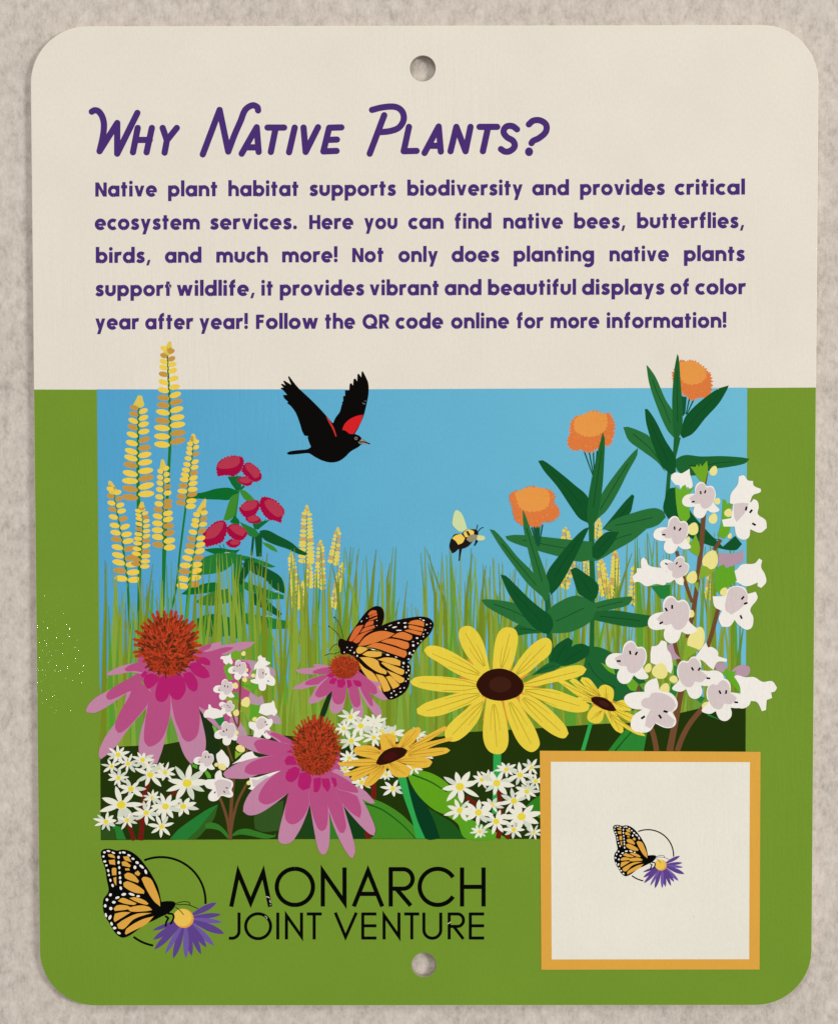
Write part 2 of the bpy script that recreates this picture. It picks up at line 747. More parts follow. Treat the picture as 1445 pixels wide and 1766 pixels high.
def jag(pts, amp, seed, step=3.0):
    """rough tufted edge"""
    r = random.Random(seed)
    out = []
    n = len(pts)
    cx = sum(p[0] for p in pts) / n
    cy = sum(p[1] for p in pts) / n
    acc, flip = 0.0, 1
    for i in range(n):
        a, b = pts[i], pts[(i + 1) % n]
        l = math.hypot(b[0] - a[0], b[1] - a[1])
        k = max(1, int(round(l / step)))
        for j in range(k):
            t = j / k
            x, y = a[0] + (b[0] - a[0]) * t, a[1] + (b[1] - a[1]) * t
            d = math.hypot(x - cx, y - cy) or 1
            flip = -flip
            m = amp * (0.25 + r.random() * .75) * flip
            out.append((x + (x - cx) / d * m, y + (y - cy) / d * m))
    return out


red = part('printed_red_flower_plant', sign, [
    (DG3, [fQ.S('655 370 670 700 680 1000 690 1320', 95, 110), fP.S('585 600 560 800 540 960', 44)]),
    (DG2, [fP.H('785 1150 885 1150 880 1445 812 1445 800 1300'), fP.S('775 1180 765 1300 750 1430', 30)]),
    (DG1, [fP.H('455 450 620 440 625 590 600 620 560 620 500 540'), fP.S('660 565 610 610', 30), fP.H('760 1030 985 985 830 1110 790 1100')])],
    'leafy plant with dark red tufted flower heads')
leafs = [(fP, '-40 655 100 652 200 630 300 600 450 585 540 608 590 640 560 670 500 700 470 738 350 735 200 730 80 722 -40 735', DG1),
         (fP, '600 618 660 618 740 680 795 742 700 752 640 700', MG1),
         (fP, '520 680 600 655 575 760 540 920 480 985 400 992 440 860 480 740', MG1),
         (fP, '480 1010 545 932 600 1000 600 1045 540 1045', DG1),
         (fP, '605 1010 700 1055 800 1105 850 1165 790 1205 700 1165', DG3),
         (fP, '850 1125 900 1112 970 1122 1080 1180 1250 1270 1340 1345 1445 1400 1420 1432 1330 1410 1200 1350 1050 1300 920 1240 870 1180', DG2),
         (fP, '880 1262 980 1290 1050 1340 1078 1392 1000 1362 925 1312', MG1),
         (fQ, '265 312 440 295 620 320 690 310 600 380 400 365', DG1),
         (fQ, '170 620 260 420 360 375 480 350 620 340 665 400 580 500 490 560 360 590 260 600', DG3),
         (fQ, '630 365 800 398 960 450 1090 508 1030 518 900 482 740 450', DG3),
         (fQ, '700 470 850 460 1000 530 1150 630 1190 760 1185 815 1060 750 960 640 850 590', DG2),
         (fQ, '745 420 850 412 790 560 700 720 655 660 710 530', DG2),
         (fQ, '15 820 100 760 250 708 390 685 445 700 430 790 250 812 100 825', DG1),
         (fQ, '720 670 850 715 1000 770 1180 830 1180 875 1000 872 850 805 740 760', DG3),
         (fQ, '780 800 920 828 1060 950 1160 1040 1130 1085 960 985 820 920', DG2),
         (fQ, '170 905 380 790 560 755 610 900 470 935 300 950', (66, 122, 44)),
         (fQ, '190 1100 330 1045 500 1060 600 1100 600 1290 300 1300 195 1195', DG1),
         (fQ, '680 1020 900 1060 1150 1110 1290 1130 1240 1200 1000 1210 780 1170', DG3)]
for fr, s, c in leafs:
    part('leaf', red, [(c, [fr.P(s)])])
part('stalk', red, [((24, 104, 60), [fP.S(s, 9) for s in ('470 445 600 600', '520 440 605 600', '570 425 610 600', '660 545 620 600', '800 1030 820 1100',
                                                          '870 1000 830 1100', '930 980 840 1100', '350 1300 420 1400', '400 1290 430 1400')])])
heads = [('325 290 380 230 480 190 590 190 640 210 660 260 640 330 600 400 520 445 440 430 330 445 315 360',
          '350 280 400 230 480 198 600 198 605 270 560 320 480 345 380 350 330 330'),
         ('640 320 700 270 770 290 830 340 880 430 870 480 800 515 720 470 640 400', '680 300 720 282 790 310 850 390 845 450 790 470 730 400 680 340'),
         ('565 490 620 450 700 450 775 510 740 555 690 565 620 540', '590 490 640 458 720 470 760 500 700 530 630 520'),
         ('590 850 660 770 750 740 830 740 860 800 830 880 790 930 690 960 630 920', '610 830 680 768 780 748 825 770 810 820 760 860 660 870'),
         ('860 740 890 700 960 705 1060 750 1140 830 1165 890 1140 950 1120 1030 1050 1000 960 980 890 900 850 820',
          '910 760 960 730 1060 762 1130 840 1150 920 1080 950 1000 900 930 820'),
         ('670 960 720 930 820 930 880 990 830 1030 750 1030 690 1000', '700 960 760 934 830 945 850 980 790 1005 720 1000'),
         ('140 1170 220 1080 310 1010 400 995 450 1060 430 1180 380 1270 280 1300 190 1330 150 1260', '190 1140 260 1060 360 1010 410 1020 380 1110 300 1200 190 1230'),
         ('440 1080 500 1040 600 1050 700 1140 690 1190 630 1240 530 1230 450 1150', '470 1080 530 1048 620 1065 690 1130 640 1190 560 1160'),
         ('430 1270 500 1225 610 1230 610 1290 540 1335 460 1310', '480 1265 540 1234 610 1240 590 1290 510 1295')]
for i, (a, b) in enumerate(heads):
    part('flower_head', red, [(RED0, [jag(fP.P(a), 1.5, i, 2.6)]), (RED1, [jag(fP.P(b), .35, i + 50, 2.5)])])

# ------------------------------------------------------------ tall yellow spikes on the left
spike(fR, (893, 45), '862 235 868 400 878 600 888 800 892 1000 892 1390',
      '160 250b 325 400 485b 585 685 782b 875b 965 1070b 1162 1268 1368', '195b 290b 362 440 540 645 745 835b 930 1030 1122 1225b 1325b', 92, 200, 74, 36,
      '892 1390 870 1800 840 2400 800 3500', label='tallest yellow flower spike, crossing the top edge of the picture')
spike(fA, (433, 512), '424 605 420 800 418 1000 420 1285', '615b 662b 712 760b 815 877 938 987 1040b 1102 1157 1215b 1277b',
      '640 690 738 792 852b 912b 964 1020 1082 1136b 1194 1252', 66, 120, 44, 26, '422 1285 424 1500 430 1800 424 2200')
spike(fS, (135, 455), '185 630 200 720 220 830 250 1000 285 1200 310 1400 345 1640', '575 660b 740 815b 905 1005 1090 1170b 1262 1357 1442 1537b 1630',
      '615 690b 765 835 925b 1020 1110 1190 1278b 1385b 1465 1558 1645', 90, 155, 66, 26, '345 1640 355 1900 372 2300')
spike(fS, (512, 705), '505 830 520 930 520 1050 512 1200 490 1490', '830 880 925 985 1045b 1105 1158 1212 1278 1336 1402b 1455b',
      '858 905b 950 1008 1068 1128 1182b 1244 1308b 1364 1424 1484', 78, 112, 50, 22, '490 1490 486 1766 470 2300')
spike(fS, (752, 205), '762 350 765 550 764 720 755 900 768 1270', '365 437 505 582 668 752 822b 898 982 1062 1142 1232b',
      '330 402 472 548b 622 722b 782b 862 934 1012b 1094b 1184 1264', 70, 138, 66, 24, '760 1270 756 1766 752 2050')
spike(fS, (1112, -90), '1112 20 1104 150 1088 260 1064 430 1044 600 1022 790', '45 100 152 217 287 352 412 467 537b 602 668b 742b',
      '20 85 165b 257 322 387b 447 512 582 642b 717 782', 70, 122, 58, 24, '1022 790 960 1280 905 1766 800 2200')
spike(fS, (1250, 665), '1198 850 1178 1000 1150 1130 1130 1300 1090 1450 1054 1710', '875 945 1000 1082 1160b 1240b 1310 1390 1475 1548b 1632 1716',
      '855 925b 990 1066b 1152 1232 1306 1386b 1466 1540 1620 1698b', 86, 140, 66, 24, '1054 1710 1040 1900 1000 2300')

# ------------------------------------------------------------ grass
GR = [(140, 164, 54), (120, 142, 36), (132, 168, 62), (106, 154, 58), (126, 152, 44), (90, 156, 48)]


def blade(x, yt, yb, w, lean, r):
    xb = x - lean
    mx = xb + lean * .35 + r.uniform(-2, 2)
    ym = yb + (yt - yb) * .55
    P = smooth([(xb, yb), (mx, ym), (x, yt)], False, 5, 170)
    return ribbon(P, w, .7)


def tip_line(x):
    for a, b, y in ((0, 330, 968), (330, 500, 948), (500, 820, 942), (820, 1080, 962), (1080, 1300, 918)):
        if a <= x < b:
            return y
    return 960


r = random.Random(11)
layers = []
cur = {}
for lay in range(9):
    cur = {i: [] for i in range(len(GR))}
    for k in range(66):
        x = r.uniform(180, 1279)
        q = r.random()
        yt = tip_line(x) + (r.random() ** 1.5) * 110 if q < .42 else r.uniform(1015, 1185)
        ln = r.gauss(0, 15)
        if x - ln < 178 or x - ln > 1280:
            ln = 0
        cur[r.randrange(len(GR) if lay > 2 else 5)].append(blade(x, yt, 1302, r.uniform(7, 15), ln, r))
    for i, b in cur.items():
        if b:
            layers.append((GR[i], b))
base = [[(172.4, 1302), (172.2, 1180), (176, 1205)] + [(176 + k * 5, 1208 + r.uniform(-26, 18)) for k in range(1, 221)] + [(1285.2, 1150), (1285, 1302)]]
low = []
for k in range(150):
    x = r.uniform(181, 1278)
    low.append((r.randrange(5), blade(x, r.uniform(1110, 1235), 1302, r.uniform(8, 16), r.gauss(0, 6), r)))
tall = [((116, 138, 32), (fE, '850 790 868 560 888 372', 10.4)), ((116, 138, 32), (fE, '975 800 970 600 990 470', 9.0)),
        ((136, 160, 50), (fE, '1255 900 1250 560 1245 350', 7.1)), ((116, 138, 32), (fE, '1390 760 1340 620 1255 370', 6.6)),
        ((136, 160, 50), (fE, '560 1000 540 700 560 480', 12.8)), ((116, 138, 32), (fE, '70 800 75 600 92 400', 9.5)),
        ((116, 138, 32), (fE, '620 830 600 640 565 480', 8.1)), ((136, 160, 50), (fE, '350 950 340 700 320 560', 11.4)),
        ((126, 164, 58), (fE, '720 700 690 600 668 380', 7.1)), ((116, 138, 32), (fG, '270 800 290 600 318 400', 8.1)),
        ((136, 160, 50), (fG, '80 1000 85 700 95 420', 8.1)), ((116, 138, 32), (fG, '380 830 390 680 416 490', 9.5)),
        ((136, 160, 50), (fG, '490 800 478 640 466 430', 7.6)), ((116, 138, 32), (fG, '45 700 20 600 -5 470', 6.2)),
        ((136, 160, 50), (fB, '1010 1060 1020 700 1014 400', 12.8)), ((136, 160, 50), (fB, '1100 1060 1130 700 1145 420', 9.5)),
        ((116, 138, 32), (fB, '170 1400 185 800 178 450', 11.4)), ((136, 160, 50), (fB, '290 1300 300 900 305 680', 11.8)),
        ((116, 138, 32), (fB, '480 900 500 700 528 480', 9.0)), ((116, 138, 32), (fB, '1340 900 1345 640 1365 400', 9.0)),
        ((136, 160, 50), (fB, '920 1060 945 860 960 720', 9.0)), ((136, 160, 50), (fB, '860 1060 885 800 900 590', 8.5)),
        ((116, 138, 32), (fL, '420 560 415 300 405 80', 5.2)), ((126, 164, 58), (fL, '470 500 440 260 412 90', 5.2)),
        ((116, 138, 32), (fL, '200 520 250 360 295 230', 6.2)), ((136, 160, 50), (fL, '860 900 850 600 862 400', 11.4)),
        ((100, 140, 44), (fL, '1060 1100 1090 900 1110 780', 10.4)), ((136, 160, 50), (fL, '950 1050 960 850 975 740', 10.4))]
tall = [(c, ribbon([(q[0][0] + (q[0][0] - q[1][0]) * .4, 1302)] + q, w, .6)) for c, q, w in
        ((c, fr.pts(s), w) for c, (fr, s, w) in tall)]
tall = [(c, p) for c, p in tall]
shapes = layers[:len(layers) // 2] + [((128, 156, 50), base)] + layers[len(layers) // 2:]
for i in range(5):
    shapes.append((GR[i], [b for j, b in low if j == i]))
for c in ((116, 138, 32), (136, 160, 50), (126, 164, 58), (100, 140, 44)):
    shapes.append((c, [p for k, p in tall if k == c]))
shapes.append(((92, 170, 40), [fC.S(s, 16, 6) for s in ('200 460 205 200 200 0', '560 460 550 300 560 200')] +
               [fF.S(s, 14, 6) for s in ('440 260 450 100 445 0', '1250 380 1240 150 1250 20', '215 150 220 60 215 -60')]))
grass = part('printed_grass', sign, shapes, 'tall thin grass blades across the picture')
grass['kind'] = 'stuff'

# ------------------------------------------------------------ dark foreground and its leaves
HILL = (31, 52, 4)
ground = part('dark_foreground', sign, [(HILL, [[(173.6, 1289), (215, 1287), (283, 1284), (310, 1279), (345, 1215), (372, 1258), (400, 1268), (440, 1268), (487, 1268), (510, 1270), (590, 1287),
                                                (640, 1284), (700, 1277), (760, 1270), (813, 1262), (923, 1256), (1040, 1248), (1100, 1246),
                                                (1170, 1230), (1208, 1221), (1285.2, 1203), (1284.8, 1320), (940, 1446.6), (560, 1446.8), (174.8, 1448.6)]])],
              'dark green undergrowth along the bottom of the picture')
VN = (20, 88, 24)
fl = [(fC, '845 150 890 215 990 330 1012 470 1000 560 940 560 915 420 880 280', (26, 48, 14), None),
      (fC, '955 255 1000 300 1010 400 985 380', (92, 158, 58), None),
      (fC, '650 1136 720 1060 830 980 930 915 1005 880 960 960 900 1040 850 1100 780 1136', (36, 124, 50), None),
      (fC, '780 1136 860 1060 940 960 1005 882 975 985 900 1080 840 1136', (46, 96, 30), None),
      (fC, '225 1035 290 1045 312 1090 332 1137 262 1137 245 1080', (38, 124, 48), None),
      (fC, '150 1080 200 1055 250 1060 265 1137 150 1137', (44, 80, 24), None),
      (fV, '275 1210 360 1190 460 1220 560 1310 600 1390 585 1412 480 1310 380 1280 275 1275', (52, 120, 38), None),
      (fV, '650 1360 720 1300 850 1275 980 1310 1120 1350 1230 1370 1252 1330 1240 1392 1100 1415 900 1375 760 1358 660 1380', (52, 120, 38), None),
      (fF, '0 960 100 895 210 850 200 1000 190 1070 60 1082 0 1060', (50, 84, 32), None),
      (fF, '300 1133 380 940 420 930 440 1060 470 1133', (28, 66, 20), None),
      (fF, '550 940 620 1060 640 1135 545 1133', (52, 122, 34), None),
      (fF, '640 870 700 950 800 1060 830 1133 700 1133', (14, 60, 20), None),
      (fF, '740 842 790 832 860 840 960 880 1080 960 1180 1060 1246 1131 830 1131 872 1110 885 1060 830 930', (68, 138, 34), '780 868 860 890 950 930 1090 1040 1172 1128'),
      (fI, '0 285 60 350 160 480 220 600 252 706 145 706 60 560 0 430', (4, 58, 30), None),
      (fI, '160 480 260 540 350 600 432 706 250 706 212 590', (28, 86, 26), None),
      (fI, '10 235 60 212 150 215 250 260 330 330 430 480 470 580 480 660 440 706 380 600 300 540 200 490 100 400 40 310', (96, 162, 26), '45 236 180 290 300 365'),
      (fI, '870 480 920 430 985 385 985 560 900 510', (48, 128, 30), None),
      (fI, '380 595 460 565 620 640 745 706 440 706', (88, 162, 32), None),
      (fM, '118 1085 200 980 260 920 340 925 412 915 380 1085', (42, 132, 48), '170 1085 240 1000 290 945')]
for fr, s, c, v in fl:
    sh = [(c, [fr.P(s)])]
    if v:
        sh.append((VN, [fr.S(v, 12, 8)]))
    part('leaf', ground, sh)

# ------------------------------------------------------------ bird
BLACK = (6, 3, 3)
bird = part('printed_bird', sign, [(BLACK, [smooth(fD.pts(
    '232 770 260 757 330 748 385 742 410 725 395 690 385 655 390 648 362 643 345 610 330 560 300 480 265 430 235 405 242 395 215 370 204 345 235 345 '
    '205 310 187 298 195 290 210 292 189 268 200 262 225 275 206 245 215 239 265 270 242 215 249 205 290 260 325 300 400 370 470 440 520 495 565 548 574 548 '
    '590 510 620 470 634 420 640 408 635 400 645 390 645 355 660 350 659 310 690 310 694 265 705 257 718 275 721 230 735 223 748 245 750 194 760 188 778 215 '
    '780 175 790 171 815 220 830 260 832 330 820 400 795 500 760 580 730 630 765 645 782 662 842 704 780 707 760 725 700 760 660 800 610 832 550 840 490 825 440 800 400 775 380 772 300 780 245 782'),
    True, 4, 50)])], 'black bird flying with raised wings and red shoulder patches')
part('red_shoulder', bird, [((214, 32, 38), [fD.P('638 600 655 560 690 525 740 500 792 489 775 545 745 595 720 632 690 628 665 608')])])
part('red_shoulder', bird, [((206, 44, 40), [fD.P('518 498 540 525 575 580 598 648 590 650 570 600 540 545')])])
part('beak', bird, [((150, 143, 138), [fD.H('782 662 800 678 842 702 838 709 800 706 760 700 757 688 770 680')]), (BLACK, [fD.S('762 690 800 690 842 704', 9)])])
part('eye', bird, [((132, 124, 108), [fD.E(740, 663, 12)]), (BLACK, [fD.E(741, 663, 6)])])
part('scratch', bird, [((120, 130, 138), [fD.S('790 398 792 408 800 412 808 405', 4), fD.S('800 388 816 390', 3)])])

# ------------------------------------------------------------ bee
bee = part('printed_bee', sign, [((30, 21, 20), [fG.P('165 288 150 330 149 360 170 402 192 390 215 370 250 366 290 346 320 312 350 282 360 250 345 228 310 224 270 230 240 255 190 260')])],
           'yellow and black bumblebee in flight')
part('yellow_fur', bee, [((240, 205, 92), [fG.P('167 290 195 268 235 258 262 290 245 322 212 338 195 312'), fG.P('250 255 265 236 290 225 328 238 325 262 290 280 265 282')]),
                         ((60, 34, 26), [fG.H('268 240 285 236 302 266 286 274')])])
part('wing', bee, [((206, 222, 166), [fG.P('180 112 190 90 205 82 235 105 260 160 278 222 230 242 190 215 170 185')])])
part('wing', bee, [((214, 218, 150), [fG.P('350 266 400 275 412 293 390 306 350 305')])])
part('wing', bee, [((152, 142, 112), [fG.P('272 300 290 272 330 262 355 272 340 300 300 320')])])
for s in ('230 366 226 400 220 456', '350 304 342 325 330 345'):
    part('leg', bee, [((30, 21, 20), [fG.S(s, 20, 8)])])
for s in ('345 228 350 212 355 190', '358 240 378 218 398 210'):
    part('antenna', bee, [((30, 21, 20), [fG.S(s, 6)])])

# ------------------------------------------------------------ orange flower plants
LG, MD, DK, VE = (40, 110, 54), (28, 98, 46), (14, 82, 38), (12, 68, 34)
ORA, ORB = (220, 122, 62), (230, 153, 72)


def vein(pts):
    """a centre line between the two points farthest apart"""
    best = max(((p[0] - q[0]) ** 2 + (p[1] - q[1]) ** 2, p, q) for p in pts[::3] for q in pts[::3])
    a, b = best[1], best[2]
    d = (b[0] - a[0], b[1] - a[1])
    l = math.hypot(*d)
    n = (-d[1] / l, d[0] / l)

    def mid(t):
        c = [((p[0] - a[0]) * n[0] + (p[1] - a[1]) * n[1]) for p in pts
             if abs(((p[0] - a[0]) * d[0] + (p[1] - a[1]) * d[1]) / l / l - t) < .09]
        o = (min(c) + max(c)) / 2 if c else 0
        return (a[0] + d[0] * t + n[0] * o, a[1] + d[1] * t + n[1] * o)
    return ribbon(smooth([mid(.2), mid(.42), mid(.6), mid(.8)], False, 4, 170), 1.1, 1.3)


def tufts(pts, seed, low=0.0):
    """short soft strokes of a tufted flower head"""
    r = random.Random(seed)
    cx, cy = sum(p[0] for p in pts) / len(pts), sum(p[1] for p in pts) / len(pts)
    out = []
    for k in range(46):
        p = pts[r.randrange(len(pts))]
        t = r.uniform(.5, .97)
        x, y = cx + (p[0] - cx) * t, cy + (p[1] - cy) * t
        if low and p[1] < cy:
            continue
        if not low and k % 2 and p[1] > cy:
            continue
        out.append(leaf((x, y), (x + (p[0] - cx) * .1 + r.uniform(-1, 1), y + (p[1] - cy) * .1 + r.uniform(-1, 1)), 1.5, 0, .5, 4))
    return out


def plant(stem_shapes, leaves, umbels, head, label):
    o = part('printed_orange_flower_plant', sign, [(MD, stem_shapes)], label)
    h = None
    for item in leaves:
        if item == 'HEAD':
            part('stalk', o, [((18, 84, 52), umbels)])
            h = part('flower_head', o, [(ORA, [jag(head[0], 3.0, 3, 3.8)]), (ORB, [jag(head[1], 1.6, 9, 4)]), ((232, 142, 62), tufts(head[0], 5)), ((216, 112, 48), tufts(head[0], 6, .55))])
            continue
        fr, s, c = item
        pts = fr.P(s)
        part('leaf', o, [(c, [pts]), (VE, [vein(pts)])])
    return o


plant([fK.H('602 690 652 700 618 840 600 965 580 965 560 1245 528 1245 552 960 595 800')],
      [(fK, '530 1245 545 1120 570 1075 620 1065 700 1200 740 1265 860 1400 960 1500 1050 1420 1100 1480 1050 1525 900 1500 700 1420', DK),
       (fK, '600 865 680 828 800 838 950 835 1100 845 1156 856 1120 890 1000 916 900 930 750 978 640 955', MD),
       (fK, '230 624 270 622 370 660 430 700 500 850 540 955 480 880 360 790 270 720', LG),
       (fK, '388 490 410 493 470 580 540 720 610 840 615 960 580 968 510 900 450 760 400 600', DK),
       'HEAD',
       (fK, '1003 317 990 350 930 450 830 560 740 670 670 706 650 680 660 620 690 540 800 430 920 345', DK),
       (fK, '400 168 415 180 470 260 540 420 600 520 610 640 604 705 550 640 480 480 420 300', LG),
       (fK, '626 86 637 110 650 280 665 500 660 640 632 712 604 690 590 520 590 380 605 200', MD)],
      [fK.S(s, 12, 8) for s in ('660 395 672 520', '690 400 680 530', '716 410 690 530', '748 418 695 530')] + [fK.H('655 400 684 400 676 540 660 540')],
      (fK.P('640 138 700 138 750 134 800 165 845 205 875 240 880 300 870 380 840 410 790 410 740 425 690 400 655 370 610 300 590 260 600 200'),
       fK.P('640 148 750 142 830 200 842 260 790 300 700 308 650 270')), 'orange flower plant at right, its flower head above the edge of the picture')

plant([fJ.H('835 955 870 955 868 1200 880 1445 840 1445'), fG.H('1168 190 1208 190 1212 800 1206 1110 1174 1110 1180 800')],
      [(fG, '1170 1080 1250 1090 1320 1120 1445 1200 1560 1300 1640 1500 1445 1560 1300 1520 1150 1500 1080 1450 1170 1280', MD),
       (fG, '1035 522 1070 505 1130 540 1200 590 1240 640 1225 720 1190 755 1130 720 1090 690 1060 600', DK),
       (fL, '-60 620 130 565 290 545 296 570 260 612 150 640 0 675 -60 680', LG),
       (fL, '-40 665 150 648 300 668 450 690 400 765 250 766 100 737 0 710', MD),
       (fJ, '835 1190 880 1080 1000 1000 1060 1000 1250 988 1150 1070 1020 1145 900 1215 845 1222', LG),
       (fJ, '850 1130 950 1015 1050 1008 1000 1100 900 1205 845 1190', DK),
       (fJ, '930 984 1000 900 1090 790 1145 733 1161 745 1150 800 1130 870 1000 1000', DK),
       (fJ, '930 990 1000 925 1150 870 1300 834 1370 855 1392 900 1330 960 1200 995 1060 1000', LG),
       (fJ, '218 1040 290 1030 450 1040 640 1060 850 1080 855 1210 760 1226 640 1196 470 1150 300 1096 235 1066', LG),
       'HEAD',
       (fJ, '458 490 470 485 500 487 600 560 720 660 825 760 835 900 825 945 760 910 700 830 600 680 500 560', DK),
       (fJ, '1188 394 1180 450 1120 560 1040 720 960 850 890 915 850 965 855 880 930 720 1050 550 1140 440', LG),
       (fJ, '931 278 945 330 940 500 925 700 890 900 850 980 820 940 815 840 850 620 900 400', MD)],
      [fJ.S(s, 11, 8) for s in ('795 418 860 600', '832 425 864 600', '862 420 868 600', '890 415 874 600')],
      (fJ.P('690 230 720 170 780 150 860 117 930 140 985 134 1010 190 1020 250 1005 330 980 380 930 380 880 410 830 430 780 410 700 405 668 340 690 280'),
       fJ.P('720 200 750 165 860 125 960 150 965 220 930 280 850 312 770 297 725 260')), 'orange flower plant in the middle with long dark leaves')

plant([fG.S('865 700 880 1000 905 1260', 38, 46)],
      [(fG, '1130 1225 1160 1090 1190 1078 1260 1120 1350 1260 1445 1340 1445 1445 1300 1420 1180 1400 1080 1330', MD),
       (fG, '912 1095 960 1050 1018 1017 1050 1040 1042 1090 1000 1180 940 1245 880 1230 890 1160', DK),
       (fG, '940 1230 1000 1130 1060 1075 1120 1063 1172 1085 1168 1140 1100 1190 1020 1220', DK),
       (fG, '750 1295 830 1230 900 1195 970 1220 900 1262', MD),
       (fG, '615 950 680 910 760 940 822 985 730 990 652 1003', MD),
       (fG, '380 745 400 738 470 740 580 755 700 790 800 880 790 965 690 935 560 870 430 797', LG),
       (fG, '860 830 960 752 1080 710 1180 750 1230 800 1180 900 1050 972 960 985 880 985 850 900', LG),
       (fG, '1172 208 1130 300 1060 450 960 630 892 706 862 620 865 540 950 420 1060 290 1130 225', DK),
       (fG, '523 558 560 565 640 640 740 740 830 813 890 860 907 930 880 992 820 980 750 930 670 830 580 690', DK),
       'HEAD',
       (fG, '443 225 480 235 560 320 650 430 750 530 830 640 862 745 810 702 720 620 620 490 520 350', LG),
       (fG, '683 78 700 110 740 220 790 370 850 540 882 650 872 740 842 748 780 600 740 440 715 330 690 200', LG)],
      [fG.S(s, 11, 8) for s in ('750 210 790 340', '775 205 795 340', '800 200 800 340', '830 190 806 340')] + [fG.H('760 205 812 200 806 350 790 350')],
      (fJ.P('248 742 285 710 340 705 400 671 470 690 545 700 580 740 575 790 605 830 617 890 560 930 500 940 450 976 400 965 320 950 270 880 265 820 250 780'),
       fJ.P('285 720 400 680 520 700 545 760 520 830 430 860 350 850 310 800')), 'shorter orange flower plant beside the bee')

# ------------------------------------------------------------ pink coneflowers
TIPC, PINK, DEEP = (194, 134, 166), (184, 80, 132), (180, 30, 108)
CO1, CO2, CO3 = (178, 58, 28), (146, 48, 22), (76, 40, 18)


def cone(fr, cx, cy, rx, ry, seed, spike_len, count, sw, cols=(CO1, CO2, CO3, (196, 70, 32))):
    """spiky flower cone: short spines all over a ball, longer ones round its rim"""
    r = random.Random(seed)
    rim, a, b, c, d4 = [], [], [], [], []
    for k in range(count):
        t = 2 * math.pi * (k + r.uniform(-.25, .25)) / count
        low = 0.3 if math.sin(t) > .45 else 1.0
        e = 1 + spike_len * low * r.uniform(.55, 1.1)
        p0 = (cx + rx * .8 * math.cos(t), cy + ry * .8 * math.sin(t))
        p1 = (cx + rx * e * math.cos(t), cy + ry * e * math.sin(t) - ry * .05)
        rim += [fr.S([p0, p1], sw, sw * .75), fr.E(p1[0], p1[1], sw * .38, n=8)]
    n = int(12 * rx * ry / sw / sw)
    for k in range(n):
        q = r.random() ** .55
        t = r.uniform(0, 2 * math.pi)
        x, y = cx + rx * .95 * q * math.cos(t), cy + ry * .95 * q * math.sin(t)
        dx, dy = (x - cx) / rx * .9 + r.uniform(-.35, .35), (y - cy) / ry * .7 - .42 + r.uniform(-.3, .3)
        d = math.hypot(dx, dy) or 1
        ln = sw * r.uniform(.6, 1.1 + .7 * q)
        s = fr.S([(x, y), (x + dx / d * ln, y + dy / d * ln)], sw * r.uniform(.3, .6), sw * .26)
        u = r.random() + (.12 if y > cy + ry * .45 else 0) * -1
        (a if u < .34 else b if u < .60 else c if u < .90 else d4).append(s)
    return [(cols[0], rim), ((132, 44, 20), [fr.E(cx, cy, rx * .97, ry * .97, n=40)]), (cols[1], b), (cols[2], c), (cols[0], a), (cols[3], d4)]


def coneflower(petals, deep, conespec, stem, label, tip=None):
    """petals: (frame, outline, inner outline)"""
    fr = conespec[0]
    o = part('printed_coneflower', sign, ([((26, 48, 20), stem)] if stem else []) + [(PINK, [fr.E(conespec[1], conespec[2] + conespec[4] * .6, conespec[3] * 1.1, conespec[4] * 1.15, n=30)])], label)
    for pf, out, inn in petals:
        sh = [(TIPC, [pf.P(out)])]
        if inn:
            ip = pf.P(inn)
            mx, my = sum(a[0] for a in ip) / len(ip), sum(a[1] for a in ip) / len(ip)
            sh.append((PINK, [[(mx + (a[0] - mx) * 1.03, my + (a[1] - my) * 1.03) for a in ip]]))
        part('petal', o, sh)
    part('petal_base', o, [(DEEP, [pf.P(s) for pf, s in deep])])
    part('cone', o, cone(*conespec))
    return o


